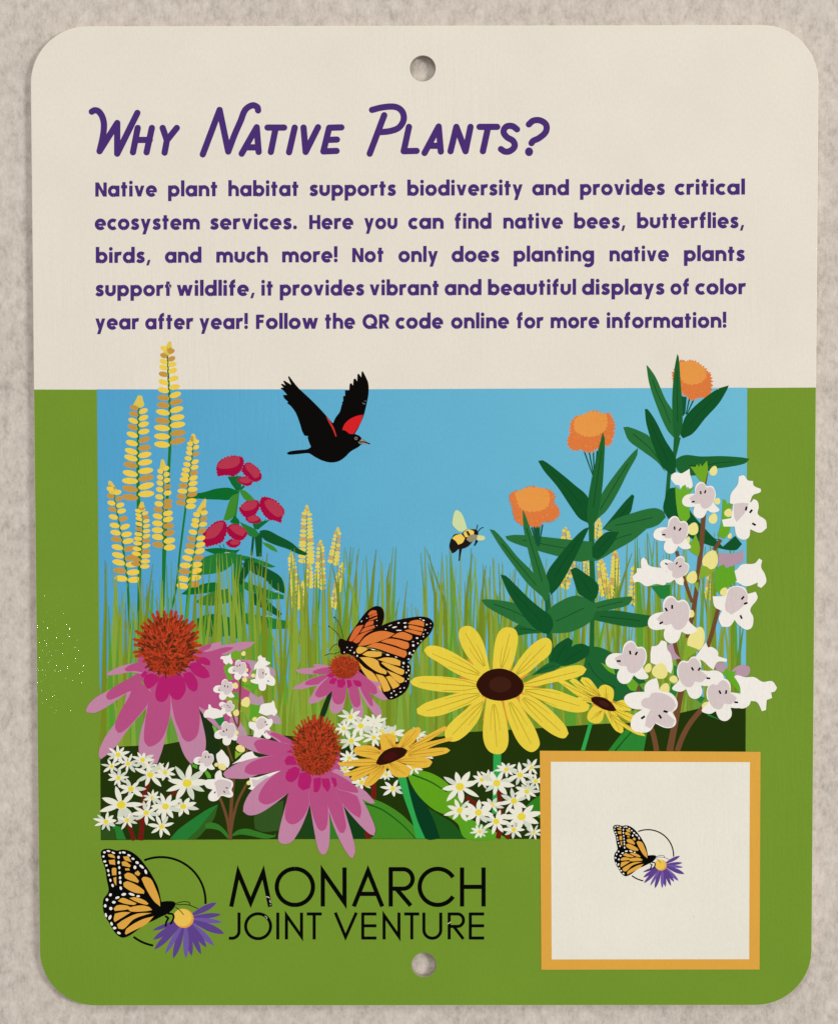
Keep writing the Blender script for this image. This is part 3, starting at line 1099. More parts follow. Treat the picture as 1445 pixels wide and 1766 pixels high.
coneflower([(fB, '830 1130 860 1098 900 1080 960 1062 1027 1047 1015 1087 960 1112 860 1150', '830 1130 870 1095 920 1070 956 1062 948 1090 920 1110 860 1145'),
            (fB, '840 1140 1000 1080 1100 1065 1180 1050 1275 1050 1240 1085 1130 1125 1000 1150 860 1180', '840 1140 950 1118 1050 1090 1118 1090 1080 1116 980 1152 860 1175'),
            (fU, '0 180 400 280 600 300 760 310 900 360 1000 420 1085 480 1070 520 990 530 700 560 200 560', '0 180 340 230 520 300 680 340 740 420 700 520 200 560'),
            (fU, '0 400 450 480 620 680 760 760 850 830 900 795 925 860 930 930 800 925 640 880 400 760 0 700', '0 400 450 480 620 680 728 742 700 830 560 840 300 760 0 700'),
            (fU, '0 600 350 800 460 1040 540 1080 660 1260 700 1360 600 1400 440 1380 280 1240 120 1100 0 900', '0 600 300 760 460 980 450 1130 420 1200 360 1130 200 1040 0 900'),
            (fC, '655 60 840 20 870 200 890 280 915 400 912 480 890 540 805 583 770 540 740 480 700 350 660 215', '655 60 840 20 868 200 866 300 850 372 815 408 785 417 750 395 730 350 690 250'),
            (fC, '480 60 660 60 660 210 640 300 600 470 560 582 500 570 440 515 424 480 438 350 478 210', '490 60 655 60 652 210 635 300 590 400 540 442 500 454 470 420 465 370 475 260 490 170'),
            (fC, '350 -30 510 40 508 92 480 170 420 240 340 340 270 440 200 510 147 550 132 522 140 470 180 385 240 300 300 225', '400 -30 505 60 490 140 400 255 340 320 300 348 275 352 255 320 258 280 290 200 350 100'),
            (fC, '440 -60 420 20 345 60 230 140 110 207 46 207 38 190 60 145 120 90 250 25 350 -10 420 -80', '440 -60 420 20 340 58 240 105 205 110 190 90 200 60 260 10 350 -40 420 -80'),
            (fB, '470 1200 350 1212 250 1245 188 1282 195 1297 280 1286 370 1272 470 1290', '470 1200 400 1205 345 1228 320 1250 345 1265 400 1262 470 1280')],
           [(fB, s) for s in ('470 1292 520 1280 580 1305 560 1345 505 1390 478 1380 462 1335', '575 1320 605 1290 645 1310 652 1400 632 1465 590 1490 555 1472 547 1420',
                              '640 1310 680 1290 742 1300 762 1340 768 1400 742 1455 710 1475 670 1460 640 1400', '750 1280 800 1270 835 1300 856 1350 850 1400 825 1416 790 1390 760 1330',
                              '800 1210 860 1200 930 1260 946 1305 900 1317 840 1292 800 1245', '835 1170 900 1162 945 1190 946 1222 900 1216 850 1195', '437 1290 470 1262 492 1272 455 1312')],
           (fB, 637, 1082, 200, 212, 5, .22, 34, 28), None, 'largest pink coneflower, with an orange red spiky cone, at the left')

# ------------------------------------------------------------ white star flower clusters
STAR, STAR2, PISTIL = (235, 234, 218), (212, 217, 200), (232, 214, 66)
MAROON = (112, 26, 16)


def star_cluster(stems, flowers, label, z=1.0, clip=None):
    o = part('printed_star_flower_cluster', sign, [(MAROON, stems)], label)
    for i, (fr, cx, cy, rad) in enumerate(flowers):
        r = random.Random(i * 31 + int(cx))
        n = r.choice((7, 8, 8, 9))
        a0 = r.uniform(0, 6.28)
        A, B = [], []
        sq = r.uniform(.68, .9)
        for k in range(n):
            t = a0 + 2 * math.pi * (k + r.uniform(-.18, .18)) / n
            l = rad * r.uniform(.82, 1.08)
            tip = fr.pt((cx + l * math.cos(t), cy + l * sq * math.sin(t)))
            base = fr.pt((cx, cy))
            (B if r.random() < .3 else A).append(leaf(base, tip, rad / fr.s * r.uniform(.21, .30), 0, .52, 8, .8))
        sh = [(STAR2, B)] if B else []
        sh += [(STAR, A + [fr.E(cx, cy, rad * .26, rad * .2)]), (PISTIL, [jag(fr.E(cx, cy, rad * .20, rad * .18, 0, 12), .3, i, 2)])]
        part('flower', o, sh)
    return o


star_cluster([fW.S('700 500 655 620 640 760 625 960 600 1222', 60, 62), fW.S('400 830 440 980 520 1222', 46, 52), fW.S('1050 610 930 700', 34), fW.S('640 940 500 1000', 20)],
             [(fW, *t) for t in ((320, 155, 165), (625, 220, 160), (690, 300, 130), (445, 265, 150), (240, 300, 128), (830, 320, 110), (905, 375, 150), (325, 445, 150), (720, 405, 205), (480, 580, 190),
                                 (1180, 510, 285), (745, 690, 130), (360, 780, 280), (1130, 800, 195), (910, 800, 215), (670, 880, 180), (170, 990, 165), (435, 970, 150), (860, 1050, 170))],
             'white star flower cluster in the lower left corner of the picture')

# ------------------------------------------------------------ white bell flower plants
WHT, MAU, MAU2 = (240, 236, 229), (214, 199, 199), (181, 150, 166)
BUDC, CALY, TEAL, BROWN = (236, 226, 142), (98, 160, 36), (36, 126, 56), (112, 74, 46)
TPL = '755 1110 758 1060 778 1032 800 1024 822 1032 842 1056 868 1052 892 1066 907 1110 903 1150 892 1172 910 1200 933 1225 928 1240 880 1250 845 1232 820 1280 782 1292 750 1270 743 1240 752 1207 700 1207 668 1190 662 1160 678 1130 710 1114'
TPM = '757 1112 765 1070 785 1042 808 1034 825 1045 842 1066 870 1062 893 1080 900 1122 884 1180 850 1216 812 1216 792 1182 750 1184 712 1146 738 1124'


def tpl(s, cx, cy, sc, rot, mir):
    c, n = math.cos(math.radians(rot)), math.sin(math.radians(rot))
    out = []
    for x, y in nums(s):
        x, y = (x - 795) * sc * (-1 if mir else 1), (y - 1155) * sc
        out.append((cx + x * c - y * n, cy + x * n + y * c))
    return out


def tick(fr, x, y, sc, a):
    d = 12 * sc
    c, s = math.cos(math.radians(a)), math.sin(math.radians(a))
    return fr.S([(x - d * c, y - d * s), (x + d * c, y + d * s)], 11.5 * sc)


def bell_flower(o, fr, outline, mauve, ticks, sc=1.0):
    part('flower', o, [(WHT, [fr.P(p) for p in outline]), (MAU, [fr.P(p) for p in mauve])] +
         ([(BLACK, [tick(fr, x, y, sc, a) for x, y, a in ticks])] if ticks else []))


def front(o, fr, cx, cy, sc, rot, mir, ticks):
    bell_flower(o, fr, [tpl(TPL, cx, cy, sc, rot, mir)], [tpl(TPM, cx, cy, sc, rot, mir)], ticks, min(1.2, sc))


def egg(fr, x, y, rx, ry, rot):
    c, s = math.cos(math.radians(rot)), math.sin(math.radians(rot))
    out = []
    for k in range(24):
        t = 2 * math.pi * k / 24
        a, b = rx * math.cos(t) * (1 + .22 * math.sin(t)), ry * math.sin(t) * 1.08
        out.append((x + a * c - b * s, y + a * s + b * c))
    return fr.H(out)


def bell_plant(stems, back, greens, bells, buds, fronts, customs, label):
    o = part('printed_bell_flower_plant', sign, [(BROWN, stems)], label)
    for fr, s in back:
        part('back_petal', o, [(MAU2, [fr.P(s)])])
    for fr, s in bells:
        part('flower', o, [(WHT, [fr.P(s)])])
    for big in (True, False):
        if not big:
            for fr, s, c in greens:
                part('sepal', o, [(c, [fr.P(s, 40)])])
        for fr, x, y, rx, ry in buds:
            if (rx >= 38) == big:
                part('bud', o, [(BUDC, [egg(fr, x, y, rx * .9, ry * .95, 20)])])
    for f in customs:
        bell_flower(o, *f)
    for f in fronts:
        front(o, *f)
    return o


bell_plant([fU.S('600 330 603 560 596 800 584 1060 575 1280', 26, 30), fU.S('490 1040 520 1140 560 1230', 24), fV.S('585 130 620 240 655 345', 26), fV.S('665 590 640 900 625 1200 622 1432', 46, 54),
            fV.S('475 840 540 1010 590 1190 610 1330', 36, 44), fV.S('850 655 730 890 665 1120 630 1320', 34, 40), fU.S('740 1260 745 1340', 26), fV.S('858 165 826 295', 26)],
           [(fU, '700 300 820 330 940 380 1060 430 1090 510 1040 560 900 540 760 440'), (fU, '740 760 830 820 905 795 925 900 830 930 740 880'), (fU, '960 1090 1090 1060 1150 1120 1165 1190 1080 1190'),
            (fU, '600 1190 660 1250 690 1350 560 1420 520 1360')],
           [(fU, '470 210 540 168 600 205 592 300 545 312 490 285', (112, 168, 40)), (fU, '370 400 440 348 505 380 455 470 505 575 430 588 388 480', (104, 166, 40)),
            (fU, '750 480 835 415 832 500 765 505', (104, 166, 40)), (fU, '595 1030 615 940 712 965 655 1020', (140, 168, 48)), (fU, '730 930 880 930 850 1050 800 1120 720 1140 738 1030', (92, 166, 40)),
            (fU, '500 750 572 760 582 862 500 832', (92, 156, 50)), (fU, '630 645 850 640 840 705 760 725', (92, 166, 40)), (fU, '238 1120 380 1090 382 1180 312 1222', TEAL),
            (fU, '210 1220 260 1320 290 1310 250 1230', (130, 180, 90)),
            (fV, '690 195 735 225 815 210 740 270 690 312', (140, 178, 50)), (fV, '80 365 175 405 165 450 100 420', (84, 160, 44)),
            (fV, '268 500 300 470 350 530 358 575 310 580', (92, 166, 44))],
           [(fU, '790 445 800 380 845 318 845 262 885 236 908 268 950 275 955 312 1018 342 1005 362 950 392 920 430 850 440'),
            (fU, '805 1012 850 970 900 920 1000 900 1030 895 1052 862 1070 890 1085 960 1112 1025 1070 1085 1035 1062 960 1076 870 1042 820 1032'),
            (fU, '92 1072 125 1000 155 990 163 920 185 925 210 965 300 990 362 1050 350 1110 240 1122 150 1100 115 1108'),
            (fU, '322 290 340 255 400 250 440 240 466 212 472 270 497 340 468 385 440 338 415 375 370 340 360 300'),
            (fV, '430 250 470 210 500 178 530 205 560 250 600 300 612 380 590 430 470 420 440 330'),
            (fV, '645 385 750 310 790 260 860 220 930 205 960 260 1025 292 900 335 760 352')],
           [(fU, 645, 215, 33, 34), (fU, 530, 660, 46, 42), (fU, 662, 577, 38, 33), (fU, 676, 890, 66, 74), (fU, 545, 1035, 46, 46), (fU, 690, 445, 24, 26), (fU, 780, 520, 32, 26), (fU, 548, 1310, 34, 30),
            (fU, 800, 1125, 36, 32), (fV, 765, 165, 72, 50), (fV, 512, 418, 62, 46), (fV, 430, 390, 30, 28), (fV, 880, 640, 34, 32), (fU, 468, 1072, 22, 20)],
           [(fU, 570, 440, 1.04, 0, False, ((558, 388, 80), (593, 380, 110), (510, 458, 0))),
            (fU, 375, 712, 1.1, 6, False, ((387, 668, 75), (428, 675, 110), (307, 723, 0))),
            (fU, 412, 960, .85, 35, False, ((343, 945, 20), (425, 938, 60), (450, 960, 150))),
            (fU, 405, 1318, 1.25, -8, False, ((370, 1293, 45), (412, 1273, 90), (337, 1398, 150))),
            (fV, 265, 340, 1.12, 8, False, ((280, 283, 85), (327, 285, 110), (192, 355, 170)))],
           [(fU, ['830 410 890 395 960 398 1002 425 1012 500 1072 560 1084 620 1062 660 1020 660 960 638 950 710 910 733 865 712 850 640 800 632 748 610 740 582 808 566'],
             ['850 430 900 420 940 450 930 560 870 570 845 520'], ((915, 485, 80), (957, 502, 130), (987, 598, 20)), 1.1),
            (fU, ['716 1170 750 1158 812 1172 840 1112 900 1083 965 1112 985 1125 1030 1116 1050 1150 1040 1200 1000 1250 1020 1290 1027 1370 1000 1397 955 1390 905 1335 870 1380 820 1385 778 1370 790 1290 745 1256 720 1225'],
             ['830 1150 890 1105 950 1130 960 1200 900 1260 850 1270 820 1220'], ((947, 1163, 120), (968, 1202, 150), (943, 1308, 80)), 1.1),
            (fV, ['410 590 412 530 440 485 485 462 503 500 515 560 600 590 652 622 662 680 640 735 662 790 650 832 600 845 500 822 450 878 380 897 325 870 322 810 378 735 300 712 256 655 290 602 380 590'],
             ['400 640 460 600 560 605 640 640 632 700 600 740 630 800 560 812 510 800 450 850 430 740'], ((410, 775, 130), (540, 765, 60), (575, 712, 15)), 1.3),
            (fV, ['870 720 905 690 890 600 890 570 1000 562 1200 500 1350 465 1250 600 1100 680 1010 715 960 748'], ['920 590 1000 600 1120 540 1160 560 1060 650 1000 700 940 690'], ((1112, 600, 10),), 1.2)],
           'smaller white bell flower plant between the two pink coneflowers')

# ------------------------------------------------------------ coneflower and monarch-coloured butterfly
c2 = [(fE, '560 1228 480 1214 425 1214 440 1235 300 1252 310 1272 400 1286 550 1282', '560 1235 500 1240 430 1262 425 1278 470 1285 550 1282'),
      (fE, '555 1280 430 1310 330 1355 270 1392 330 1396 450 1370 545 1345', '555 1280 450 1308 380 1338 366 1360 400 1366 470 1358 545 1340'),
      (fF, '575 -80 470 -5 420 70 388 128 410 143 480 120 560 50 610 -20', '575 -80 490 -5 450 50 442 80 470 95 520 80 570 40 605 -20'),
      (fF, '575 -60 562 80 550 170 562 205 590 214 625 200 648 165 665 80 672 -40', '580 -60 565 60 570 115 600 144 640 135 662 80 668 -40'),
      (fF, '655 -60 672 0 690 90 720 180 750 235 785 247 794 190 770 90 735 -10', '655 -60 680 10 695 100 725 160 750 168 768 150 768 90 735 -10'),
      (fF, '735 -60 780 80 840 180 900 242 930 235 920 180 870 120 800 30', '740 -60 785 60 830 135 850 160 864 150 850 90 800 20'),
      (fF, '740 -110 850 -30 930 -10 900 20 975 112 930 112 860 75 800 30 740 -30', '740 -110 800 -60 880 10 895 60 870 76 800 35 740 -30')]

# butterfly first, the flower overlaps its wing
MB, MO, MO2, MY = (18, 6, 4), (222, 124, 56), (214, 104, 52), (232, 178, 72)
bf = part('printed_butterfly', sign, [(MB, [fT.P('175 530 200 515 235 522 270 542 340 552 410 590 450 700 420 810 340 730 280 705 240 715 200 700 190 640 168 600'),
                                            fT.P('400 780 460 900 540 1010 640 1140 700 1170 600 1120 440 960')])], 'orange and black butterfly resting on a coneflower')
part('wing', bf, [(MB, [fT.P('268 548 330 440 420 310 520 180 600 122 670 110 720 140 742 220 730 300 705 360 620 420 500 520 410 595 300 562')]),
                  (MO2, [fT.P(s) for s in ('538 215 565 178 605 162 645 168 648 198 600 212 560 232', '548 248 600 218 650 200 658 222 600 240 560 258', '540 288 600 262 655 238 655 262 610 276 570 288',
                                           '490 375 530 310 610 290 606 336', '440 445 490 385 620 348 626 380 520 422', '300 542 350 430 400 365 485 343 430 440 340 547', '350 550 430 465 610 402 530 472 405 572')]),
                  (WHT, [fT.E(*t) for t in ((525, 260, 7, 5), (460, 300, 13, 5, -45), (650, 290, 8, 5), (680, 405, 15, 5, -15), (650, 352, 6, 6))])])
part('wing', bf, [(MB, [fT.P('380 620 600 650 900 760 1030 810 1068 850 1074 900 1060 1000 1052 1090 1000 1182 900 1252 800 1276 740 1222 700 1152 600 1100 440 952 415 800')]),
                  (MY, [fT.P(s) for s in ('395 655 420 620 480 620 540 645 480 685 440 702 402 690', '468 712 540 673 690 680 712 692 705 730 640 745 540 738', '435 748 560 750 660 790 690 860 770 920 765 962 660 932 540 852',
                                          '658 775 760 750 900 766 945 792 940 856 820 830', '703 820 730 808 900 868 990 905 985 950 950 966 800 892', '772 910 900 960 992 1010 985 1050 930 1072 850 1002',
                                          '635 955 740 990 820 1140 800 1165 735 1176 690 1060', '763 990 820 983 932 1090 915 1112 850 1142 825 1100', '416 798 500 880 610 950 690 1080 715 1180 640 1122 540 1012 455 890')])])
part('wing', bf, [(MB, [fT.P('400 605 500 470 620 400 760 330 900 285 1050 255 1180 240 1290 256 1350 310 1352 370 1300 470 1200 570 1110 700 1040 806 960 800 800 720 600 640')]),
                  (MO, [fT.P(s) for s in ('415 606 500 500 620 435 740 420 872 452 800 500 640 562 500 600', '836 492 900 450 980 433 1087 475 1087 510 1050 537 950 515', '695 552 810 514 1030 560 1050 590 1042 630 1000 646 880 602',
                                          '515 618 640 568 800 600 1015 670 1022 712 990 754 800 690 640 637', '1035 330 1080 295 1170 283 1240 315 1236 366 1130 345', '1040 362 1060 345 1230 385 1226 426 1110 405 1050 386', '988 416 1050 402 1212 436 1200 476 1110 456')])])
dots = ((870, 373, 30, 9, -12), (1003, 370, 17, 12, -10), (1000, 320, 20, 8, -8), (920, 320, 14, 8, -10), (925, 412, 36, 6, 0), (760, 398, 8, 8), (1230, 287, 16, 8, 15), (815, 350, 24, 4, -22),
        (1150, 508, 15, 11), (1103, 600, 15, 15), (1160, 573, 10, 9), (1058, 698, 12, 18, 15), (1110, 668, 10, 10), (1088, 716, 8, 9), (1045, 770, 13, 8), (983, 820, 12, 15, -25), (1040, 865, 9, 14, -30),
        (1045, 910, 10, 11), (1018, 938, 8, 10), (1052, 975, 6, 11), (1040, 1018, 8, 10), (785, 718, 22, 9, 12), (890, 745, 16, 6, 25), (605, 652, 27, 6, 10), (406, 730, 9, 13, 15), (368, 690, 8, 13, 25),
        (245, 685, 7, 9), (320, 662, 12, 6), (280, 625, 6, 8), (340, 625, 6, 7), (890, 1215, 14, 7, -35), (945, 1180, 14, 6, -25), (830, 1195, 10, 8, -30), (865, 1168, 10, 8), (940, 1135, 11, 6, -20), (990, 1128, 8, 9),
        (830, 1248, 15, 6, -10), (1010, 1045, 8, 8), (1228, 490, 8, 8), (1252, 405, 8, 8), (1270, 340, 11, 8), (1320, 328, 6, 6), (1280, 445, 6, 6), (1228, 458, 8, 6), (1200, 543, 9, 6), (1100, 553, 13, 5),
        (975, 868, 11, 6, 40), (1315, 375, 5, 5), (1190, 268, 12, 4, 8))
part('white_dots', bf, [(WHT, [fT.E(*t) for t in dots])])
for s in ('232 515 212 410 180 320 122 250', '197 508 140 430 55 362'):
    e = nums(s)[-1]
    part('antenna', bf, [((36, 40, 14), [fT.S(s, 8, 6), fT.E(e[0], e[1], 9)])])
for s in ('162 580 100 610 62 668', '188 678 120 705 60 705 0 726'):
    part('leg', bf, [((36, 40, 14), [fT.S(s, 8)])])

coneflower(c2, [(fE, s) for s in ('525 1292 565 1274 590 1300 550 1312', '545 1340 570 1310 602 1318 582 1360 550 1357', '600 1328 650 1320 664 1350 642 1387 605 1382', '668 1330 700 1328 712 1370 680 1393', '718 1328 770 1338 782 1370 760 1382 730 1362')],
           (fE, 655, 1238, 98, 82, 8, .2, 44, 9, (CO1, (168, 56, 24), (120, 46, 20), (196, 78, 30))), [fF.P('550 35 575 45 548 130 520 215 482 285 460 268 500 150')],
           'small pink coneflower under the butterfly')

star_cluster([fF.S('870 700 868 840', 36), fF.S('770 720 792 790', 30), fF.S('822 1075 832 1132', 40), fF.S('940 430 910 470', 26)],
             [(fF, *t) for t in ((700, 240, 95), (880, 280, 95), (650, 325, 78), (775, 305, 110), (930, 345, 115), (1010, 360, 90), (1190, 375, 80), (870, 390, 90), (705, 415, 105), (690, 540, 80), (660, 625, 75),
                                 (1240, 520, 70), (1160, 610, 85), (780, 720, 90), (960, 660, 70), (1010, 765, 95))],
             'white star flower cluster around the small tilted yellow flower')

coneflower([(fF, '300 430 200 372 120 342 72 334 100 370 190 432 290 500', '300 430 200 374 130 352 110 366 180 410 205 440 290 500'),
            (fF, '-137 425 -128 385 -90 376 -55 378 55 395 160 420 270 450 300 530 110 521 0 495 -60 470', '-5 440 10 415 50 404 90 405 180 425 290 450 300 525 110 520 30 495'),
            (fF, '-232 660 -222 640 -150 590 -60 555 60 530 200 518 310 540 320 620 200 626 60 650 -60 690 -150 691 -210 685', '-72 640 -60 600 0 560 100 530 200 518 310 540 320 615 200 628 60 655 -30 660'),
            (fF, '-87 932 -80 880 -40 800 40 720 120 670 220 628 320 660 310 740 240 800 150 872 60 932 0 957 -50 958', '30 840 45 780 90 715 150 660 220 628 320 660 300 745 200 822 110 873 60 872'),
            (fF, '300 700 410 760 400 880 360 1000 310 1100 260 1160 200 1168 172 1142 180 1060 210 940 250 800', '300 700 410 760 395 880 360 960 310 1012 260 1020 226 985 224 920 248 800'),
            (fF, '400 720 530 760 532 850 545 960 548 1100 540 1190 515 1242 485 1246 460 1200 435 1080 410 930 395 820', '400 720 530 760 530 850 534 960 520 1050 490 1073 460 1050 425 960 400 840'),
            (fF, '500 720 620 760 640 860 680 1000 715 1120 734 1220 716 1274 690 1260 640 1180 580 1050 540 920', '500 720 620 760 650 940 666 1040 650 1084 620 1080 570 980 530 870'),
            (fF, '580 680 690 740 760 800 840 950 882 1060 872 1110 830 1090 740 1000 650 890 600 800', '580 680 690 745 750 830 776 920 766 976 720 950 640 870 600 790'),
            (fF, '560 640 600 620 700 690 712 725 665 722 790 770 860 840 879 872 840 871 760 825 690 792 600 760', '560 640 640 680 720 735 752 775 750 795 690 786 600 755')],
           [(fF, s) for s in ('215 560 245 525 290 530 310 590 230 592', '225 680 235 640 290 605 330 620 315 680 270 716 235 705', '330 650 380 640 412 680 402 760 350 778 315 740', '430 690 482 680 482 740 460 787 430 790',
                              '488 690 542 690 552 750 532 790 500 750', '558 680 592 690 600 740 580 756', '228 498 265 478 275 502')],
           (fF, 448, 466, 162, 202, 12, .15, 40, 17), None, 'pink coneflower at the bottom centre, petals hanging below the picture edge')

# ------------------------------------------------------------ yellow daisies
GOLD, GOLD2, HALO, DARK = (232, 208, 66), (230, 184, 62), (222, 152, 58), (46, 15, 5)
VG = (176, 146, 30)


def daisy(fr, petals, centre, inner, halo, stem, label, col=GOLD):
    o = part('printed_yellow_daisy', sign, ([((46, 166, 78), stem)] if stem else []) + [(HALO, halo)], label)
    c = fr.P(centre)
    cx, cy = sum(p[0] for p in c) / len(c), sum(p[1] for p in c) / len(c)
    for s in petals:
        pts = fr.P(s)
        tip = max(pts, key=lambda p: (p[0] - cx) ** 2 + (p[1] - cy) ** 2)
        mx, my = sum(p[0] for p in pts) / len(pts), sum(p[1] for p in pts) / len(pts)
        base = (mx * 2 - tip[0] + (cx - mx) * .1, my * 2 - tip[1] + (cy - my) * .1)
        d = (tip[0] - base[0], tip[1] - base[1])
        l = math.hypot(*d) or 1
        n = (-d[1] / l, d[0] / l)
        wd = l * .10

        def q(t, k):
            b = 4 * t * (1 - t)
            off = (mx - (base[0] + tip[0]) / 2) * n[0] + (my - (base[1] + tip[1]) / 2) * n[1]
            return (base[0] + d[0] * t + n[0] * (off * b + k * wd * b), base[1] + d[1] * t + n[1] * (off * b + k * wd * b))
        v = [ribbon([q(t, 0) for t in (.06, .3, .6, .86)], 1.4, .8)]
        for k in (-1, 1):
            v.append(ribbon([q(t, k * .9) for t in (.05, .25, .55)], 1.2, .6))
        part('petal', o, [(col, [pts]), (VG if col == GOLD else (184, 132, 34), v)])
    part('flower_centre', o, [(DARK, [c]), ((62, 27, 14) if col == GOLD else (66, 12, 10), [inner])])
    return o


daisy(fM, ['50 690 45 640 70 605 110 600 155 630 161 680 150 722 105 715', '60 690 -30 628 -85 568 -72 543 -20 553 30 612 70 675', '45 690 -70 648 -165 568 -130 552 -50 612 50 678',
           '10 720 -90 690 -180 625 -255 570 -230 556 -150 598 -60 655 20 695', '20 735 -90 722 -150 720 -100 690 0 705', '15 750 -25 800 -32 850 0 876 50 880 80 850 92 785', '90 780 120 850 170 930 215 956 232 935 210 860 150 785',
           '140 788 200 850 290 910 380 958 392 976 330 962 240 912 150 850', '150 770 230 790 330 832 332 862 290 872 210 832 145 790', '150 735 220 710 240 714 262 750 292 780 280 791 170 775'],
      '-5 692 40 685 100 698 150 738 182 787 150 793 90 780 40 752 0 722', fM.E(90, 738, 40, 18, 28), [fM.E(90, 742, 110, 62, 28)], [fM.H('-20 875 8 875 -50 1080 -80 1080')],
      'smallest yellow daisy, tilted, beside the white bell flowers')

daisy(fH, ['620 440 580 250 545 160 490 95 440 82 396 105 386 160 410 235 460 320 560 430', '636 420 640 290 662 165 700 105 750 92 800 110 820 165 810 250 785 350 750 420', '765 430 840 312 920 222 1000 172 1050 178 1069 222 1052 290 980 352 900 422 820 470',
           '850 510 950 460 1080 412 1200 376 1290 373 1322 400 1290 442 1180 477 1050 502 930 532 855 545', '850 535 960 540 1080 548 1200 590 1300 632 1345 662 1330 702 1250 717 1160 702 1060 667 960 612 860 575',
           '830 580 920 600 1000 648 1100 738 1170 820 1190 872 1160 905 1100 892 1020 842 930 762 840 660', '715 610 800 610 860 700 930 808 970 900 977 960 930 1005 880 992 820 932 770 832 735 730', '590 610 690 610 722 720 747 850 747 950 716 1007 670 1023 610 1002 573 940 563 850 575 730',
           '580 600 560 690 530 772 460 862 390 917 340 930 295 912 286 850 340 778 430 700 520 625', '540 550 565 620 480 652 380 692 260 737 150 747 83 726 78 690 140 648 260 608 420 565', '530 495 535 565 420 572 280 567 140 547 50 517 30 490 70 458 180 449 320 458 460 480',
           '570 420 530 492 460 472 350 422 240 352 160 302 131 260 160 230 230 230 330 268 450 340'],
      '515 510 540 460 600 412 690 394 780 420 840 470 863 525 840 580 780 615 700 631 620 621 560 590 530 552', fH.E(690, 512, 82, 58),
      [fH.H([(690 + (p[0] - 690) * .1 - (p[1] - 515) * .22, 515 + (p[1] - 515) * .1 + (p[0] - 690) * .22), p, (690 + (p[0] - 690) * .1 + (p[1] - 515) * .22, 515 + (p[1] - 515) * .1 - (p[0] - 690) * .22)]) for p in
       ((440, 320), (630, 330), (790, 325), (910, 430), (980, 530), (1020, 670), (890, 740), (740, 820), (560, 780), (450, 680), (350, 578), (380, 455))],
      [fH.H('640 1000 698 1000 692 1200 664 1460 630 1460 638 1200')], 'largest yellow daisy, facing forward with a dark brown centre')

daisy(fF, ['925 480 910 380 950 360 1000 365 1036 380 1032 420 1000 480', '1030 475 1090 370 1150 325 1200 313 1217 335 1180 400 1110 480', '1100 480 1200 410 1300 350 1390 305 1412 322 1380 345 1280 410 1150 490', '1100 490 1250 430 1370 400 1440 385 1445 410 1330 442 1200 500 1110 515',
           '1090 510 1270 472 1400 465 1429 484 1400 506 1280 532 1110 535', '1060 530 1180 530 1270 545 1299 570 1270 606 1180 612 1100 585 1050 560', '1000 560 1100 590 1142 622 1122 672 1080 682 1020 672 980 622 960 580', '970 580 950 642 900 702 850 742 810 750 798 730 830 670 900 600',
           '940 580 880 632 790 682 720 708 698 690 740 642 880 580', '910 570 790 600 700 635 645 660 660 672 760 662 900 600', '900 545 800 545 700 560 603 575 625 597 720 602 830 592 900 578', '935 500 870 455 800 446 740 460 718 485 740 512 800 532 910 550'],
      '885 578 908 530 950 488 1010 463 1080 464 1118 484 1092 525 1030 560 960 586 910 592', fF.E(990, 530, 52, 30, -22), [fF.E(995, 528, 150, 80, -22)],
      [fF.P('1042 670 1104 670 1140 830 1190 1000 1246 1131 1180 1131 1150 1000 1090 830')], 'tilted yellow daisy left of the largest one, with darker gold petals', GOLD2)

star_cluster([fI.S('680 350 692 500 690 620 674 706', 34, 38), fI.S('440 400 540 475', 26), fI.S('580 520 645 548', 26), fI.S('850 480 790 610 735 706', 30)],
             [(fI, *t) for t in ((735, 200, 90), (915, 185, 88), (600, 250, 70), (555, 275, 85), (665, 300, 140), (835, 240, 110), (950, 285, 90), (395, 325, 160), (885, 360, 100), (790, 430, 120), (630, 460, 90),
                                 (395, 500, 120), (530, 515, 130), (660, 580, 118), (845, 545, 155), (540, 655, 72), (790, 640, 90), (935, 660, 70))],
             'white star flower cluster left of the white square')

